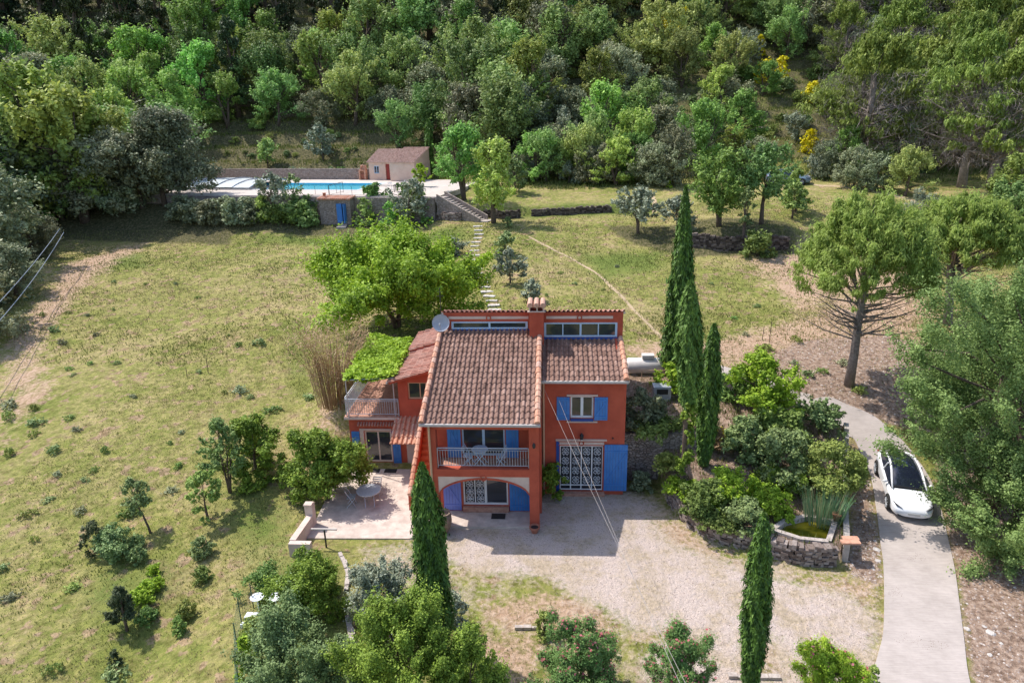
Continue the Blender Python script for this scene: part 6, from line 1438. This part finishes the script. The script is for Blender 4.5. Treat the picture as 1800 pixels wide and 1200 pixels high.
# understorey
for i in range(275):
    px_ = rf.uniform(0, 1800); py_ = rf.uniform(60, 330)
    if px_ < 960 and (rf.random() < .45 or (330 < px_ < 790 and py_ > 225)): continue
    if 1330 < px_ < 1440 and py_ > 285: continue
    q = G(px_, py_); 
    if q[1] < 84: continue
    plant(rf.choice(['und','undg','brm','und']), q[0], q[1], rf.uniform(.5,1.2)); cnt += 1
for i in range(16):
    px_ = 400+i*15; q = G(px_, rf.uniform(238,275)); plant(rf.choice(['undg','brm']), q[0], q[1], rf.uniform(.25,.5))
# yellow broom
for i, (a_, b_, w_, h_, lb) in enumerate(((1185,70,58,26,'largest patch of yellow-flowering broom high on the hill'),(1148,66,16,10,'tiny yellow broom left of the largest one'),(1345,145,30,14,'yellow broom in the upper middle of the sunny slope'),(1372,142,22,16,'yellow broom just right of the one in the upper middle of the slope'),(1425,182,26,12,'yellow broom right of the sunny slope centre'),(1422,268,26,12,'lowest yellow broom above the upper track'),(1335,98,14,10,'small yellow broom above the sunny slope'))):
    tree('broom_shrub', 'shrub', 'lf_broom', a_, b_+2, b_-h_-26, w_*1.35, lb, 'broom', seed=250+i, basef=0, trunk=False, dens=.7)
# a fallen tree and dead wood are grey sticks under the pines
# ---- meadow weeds: small individual clumps
wpm = [make_tree('shrub', .9, .34, 400+i, (.07,.035), 260, 0, m_, trunk=False)[1] for i, m_ in enumerate(('lf_grey','lf_shrub','lf_holm','lf_shrub'))]
wd = [(95,582,1.6),(75,555,1.4),(110,605,1.4),(120,550,1.),(200,497,.9),(255,500,.9),(170,590,.8),(348,524,.7),(350,655,1.),(402,590,.8),(420,690,1.3),(480,722,1.6),(455,605,1.4),(418,608,1.3),(155,555,.9),(122,650,1.),(128,660,.8),(60,720,1.2),(15,715,1.8),(15,735,1.5),(65,745,1.4),(20,800,1.6),(135,757,1.2),(60,765,1.),(95,795,1.4),(185,795,1.1),(100,835,.9),(165,828,1.),(150,845,1.1),(230,905,1.3),(140,900,1.2),(50,905,1.2),(5,1000,1.3),(130,1035,1.3),(20,1050,1.2),(95,1180,1.2),(205,1190,1.4),(315,820,1.),(300,865,1.),(225,905,1.2),(440,700,.8),(160,640,.8),(235,697,.9),(395,690,.8),(545,700,1.6),(200,545,.8),(310,500,.7),(240,470,.7),(205,640,.8),(125,735,1.2),(520,845,1.),(60,950,.9),(85,880,.9),(300,780,.7),(320,760,.7),(985,480,.8),(1010,500,.9),(960,520,.8),(1085,470,1.),(1060,510,.8),(1250,500,.9),(1345,615,1.6),(1310,590,.8),(1400,600,1.3),(1330,540,.9),(1290,560,.9),(1480,640,1.6),(1445,655,1.5),(1420,660,1.4),(1510,690,1.3),(1395,640,1.2)]
for i, (a_, b_, s) in enumerate(wd):
    q = G(a_, b_); o = bpy.data.objects.new('weed_clump', wpm[i % 4]); C.objects.link(o); o.location = tuple(q); o.rotation_euler.z = rf.uniform(0,6); o.scale = (s*rf.uniform(.45,.9), s*rf.uniform(.45,.9), s*rf.uniform(.4,.85))
    tag(o, 'small dark weed clump dotted in the sunny meadow' if a_ < 700 else 'small weed clump on the dry ground behind the house', 'weed', 'weed clumps in the left meadow' if a_ < 700 else 'weed clumps behind the house')
for (a_, b_, t_, lb) in ((329,663,645,'thin stake with stones at its foot in the middle of the meadow'),(366,656,630,'thin stake near the upper right of the meadow'),(1352,602,565,'dead thin stem left of the large round-crowned pine'),(1340,598,572,'second dead thin stem left of the large round-crowned pine')):
    b, dep, Hh, Ww = sized(a_, b_, t_, 5); thing1(MB().tube([(b[0],b[1],b[2]-.1),(b[0]+.03,b[1],b[2]+Hh)], .022, 5), 'stake', 'bark', lb, 'stake', b)
# ---- grass blades and ground cover (masses nobody could count)
def blades(name, n, xr, yr, hmin, hmax, wid, accept, tintf, seed, mat='grass_blades', per=4, spread=.12):
    rg_ = np.random.default_rng(seed); x = rg_.uniform(*xr, n); y = rg_.uniform(*yr, n); k = accept(x, y, rg_); x, y = x[k], y[k]; z = T(x, y); n = len(x)
    x = np.repeat(x, per)+rg_.normal(0, spread, n*per); y = np.repeat(y, per)+rg_.normal(0, spread, n*per); z = np.repeat(z, per)
    h = rg_.uniform(hmin, hmax, n*per); a = rg_.uniform(0, 6.28, n*per); w_ = wid*rg_.uniform(.6,1.4,n*per); l_ = h*.6
    A = np.stack([x-w_*np.cos(a), y-w_*np.sin(a), z-.02], 1); B = np.stack([x+w_*np.cos(a), y+w_*np.sin(a), z-.02], 1); D = np.stack([x+l_*np.sin(a)*rg_.uniform(-1,1,n*per), y+l_*np.cos(a)*rg_.uniform(-1,1,n*per), z+h], 1)
    V = np.stack([A,B,D], 1).reshape(-1,3); Q_ = np.arange(len(V)).reshape(-1,3); t = np.clip(tintf(x, y)+rg_.normal(0,.16,n*per), 0, 1)
    o = bpy.data.objects.new(name, npmesh(name, V, Q_, t, mt[mat])); C.objects.link(o); tag(o, kind='stuff'); return o
def nz(x, y, s=1.): return .5+.25*np.sin(x*.37*s+1.7*np.sin(y*.23*s))+.25*np.cos(y*.41*s-1.3*np.sin(x*.19*s+2))
allroad = [list(DL)+list(DR)[::-1]]
HB = [(-10.6,22.6),(3.6,22.6),(3.6,36),(-10.6,37.5)]
def okm(x, y, rg_):
    k = (y < 71-.0*x)&(~inpoly(x,y,HB))&(~inpoly(x,y,GRAV))&(~inpoly(x,y,allroad[0]))&(~inpoly(x,y,BED))&(~inpoly(x,y,DIRT[1]))
    yy_ = y-.185*np.clip(-12.1-x,0,36)*sst(y,45,68); k &= (yy_ < 69.5)|(x > -10)
    k &= ~(inpoly(x,y,GRAV2)&(rg_.random(len(x)) < .72)); k &= ~(inpoly(x,y,DIRT[2])&(rg_.random(len(x)) < .8)); k &= ~(inpoly(x,y,DIRT[0])&(rg_.random(len(x)) < .85))
    k &= np.hypot(x/ (y*.95+6), 0) < 1; k &= rg_.random(len(x)) < .25+.75*nz(x,y,2.1); k &= (T(x,y) > -3); return k
def tf(x, y):
    t = .56+.34*(nz(x,y,.9)-.5)*2; 
    for P_ in LUSH: t = t-.40*inpoly(x,y,P_)
    for P_ in PINK: t = t+.15*inpoly(x,y,P_)
    return t
blades('meadow_grass', 60000, (-26,24), (11,45), .03, .11, .018, okm, tf, 1)
blades('meadow_grass', 60000, (-62,40), (40,80), .05, .16, .035, okm, tf, 2, spread=.2)
def okh(x, y, rg_):
    yy_ = y-.185*np.clip(-12.1-x,0,36); return (rg_.random(len(x)) < .35+.65*nz(x,y,1.7))&((x > -11)|(yy_ > 89)|(x < -52))
blades('hillside_undergrowth', 90000, (-110,115), (80,150), .15, .5, .07, okh, lambda x, y: .15+.35*nz(x,y,1.4), 3, spread=.3)
def okb(x, y, rg_): return inpoly(x,y,BED)&~inpoly(x,y,POND)
blades('bed_ground_cover', 3500, (5,15), (22,36), .05, .28, .02, okb, lambda x, y: .2+.3*nz(x,y,3), 4)
def okd(x, y, rg_): return inpoly(x,y,DIRT[1])|inpoly(x,y,DIRT[2])
blades('sparse_dry_grass', 5000, (3,34), (12,46), .03, .14, .015, lambda x,y,r_: okd(x,y,r_)&(nz(x,y,3.)>.55), lambda x, y: .75+0*x, 5)
for (a_, b_, w_, h_) in ((1598,1122,28,12),(1645,1132,26,9),(1575,1040,14,8),(1612,980,18,8)):
    pl_ = [onz(a_+w_*math.cos(t), b_+h_*math.sin(t)*(1+.4*math.sin(3*t)), 0.04)[:2] for t in np.linspace(0, 6.28, 9)[:-1]]
    o = scatter_stones('leaf_litter', [tuple(k_) for k_ in pl_], 110, .008, .022, mt['drystone']); o.location.z = .03
print('OBJECTS', len(bpy.data.objects), 'trees', cnt)
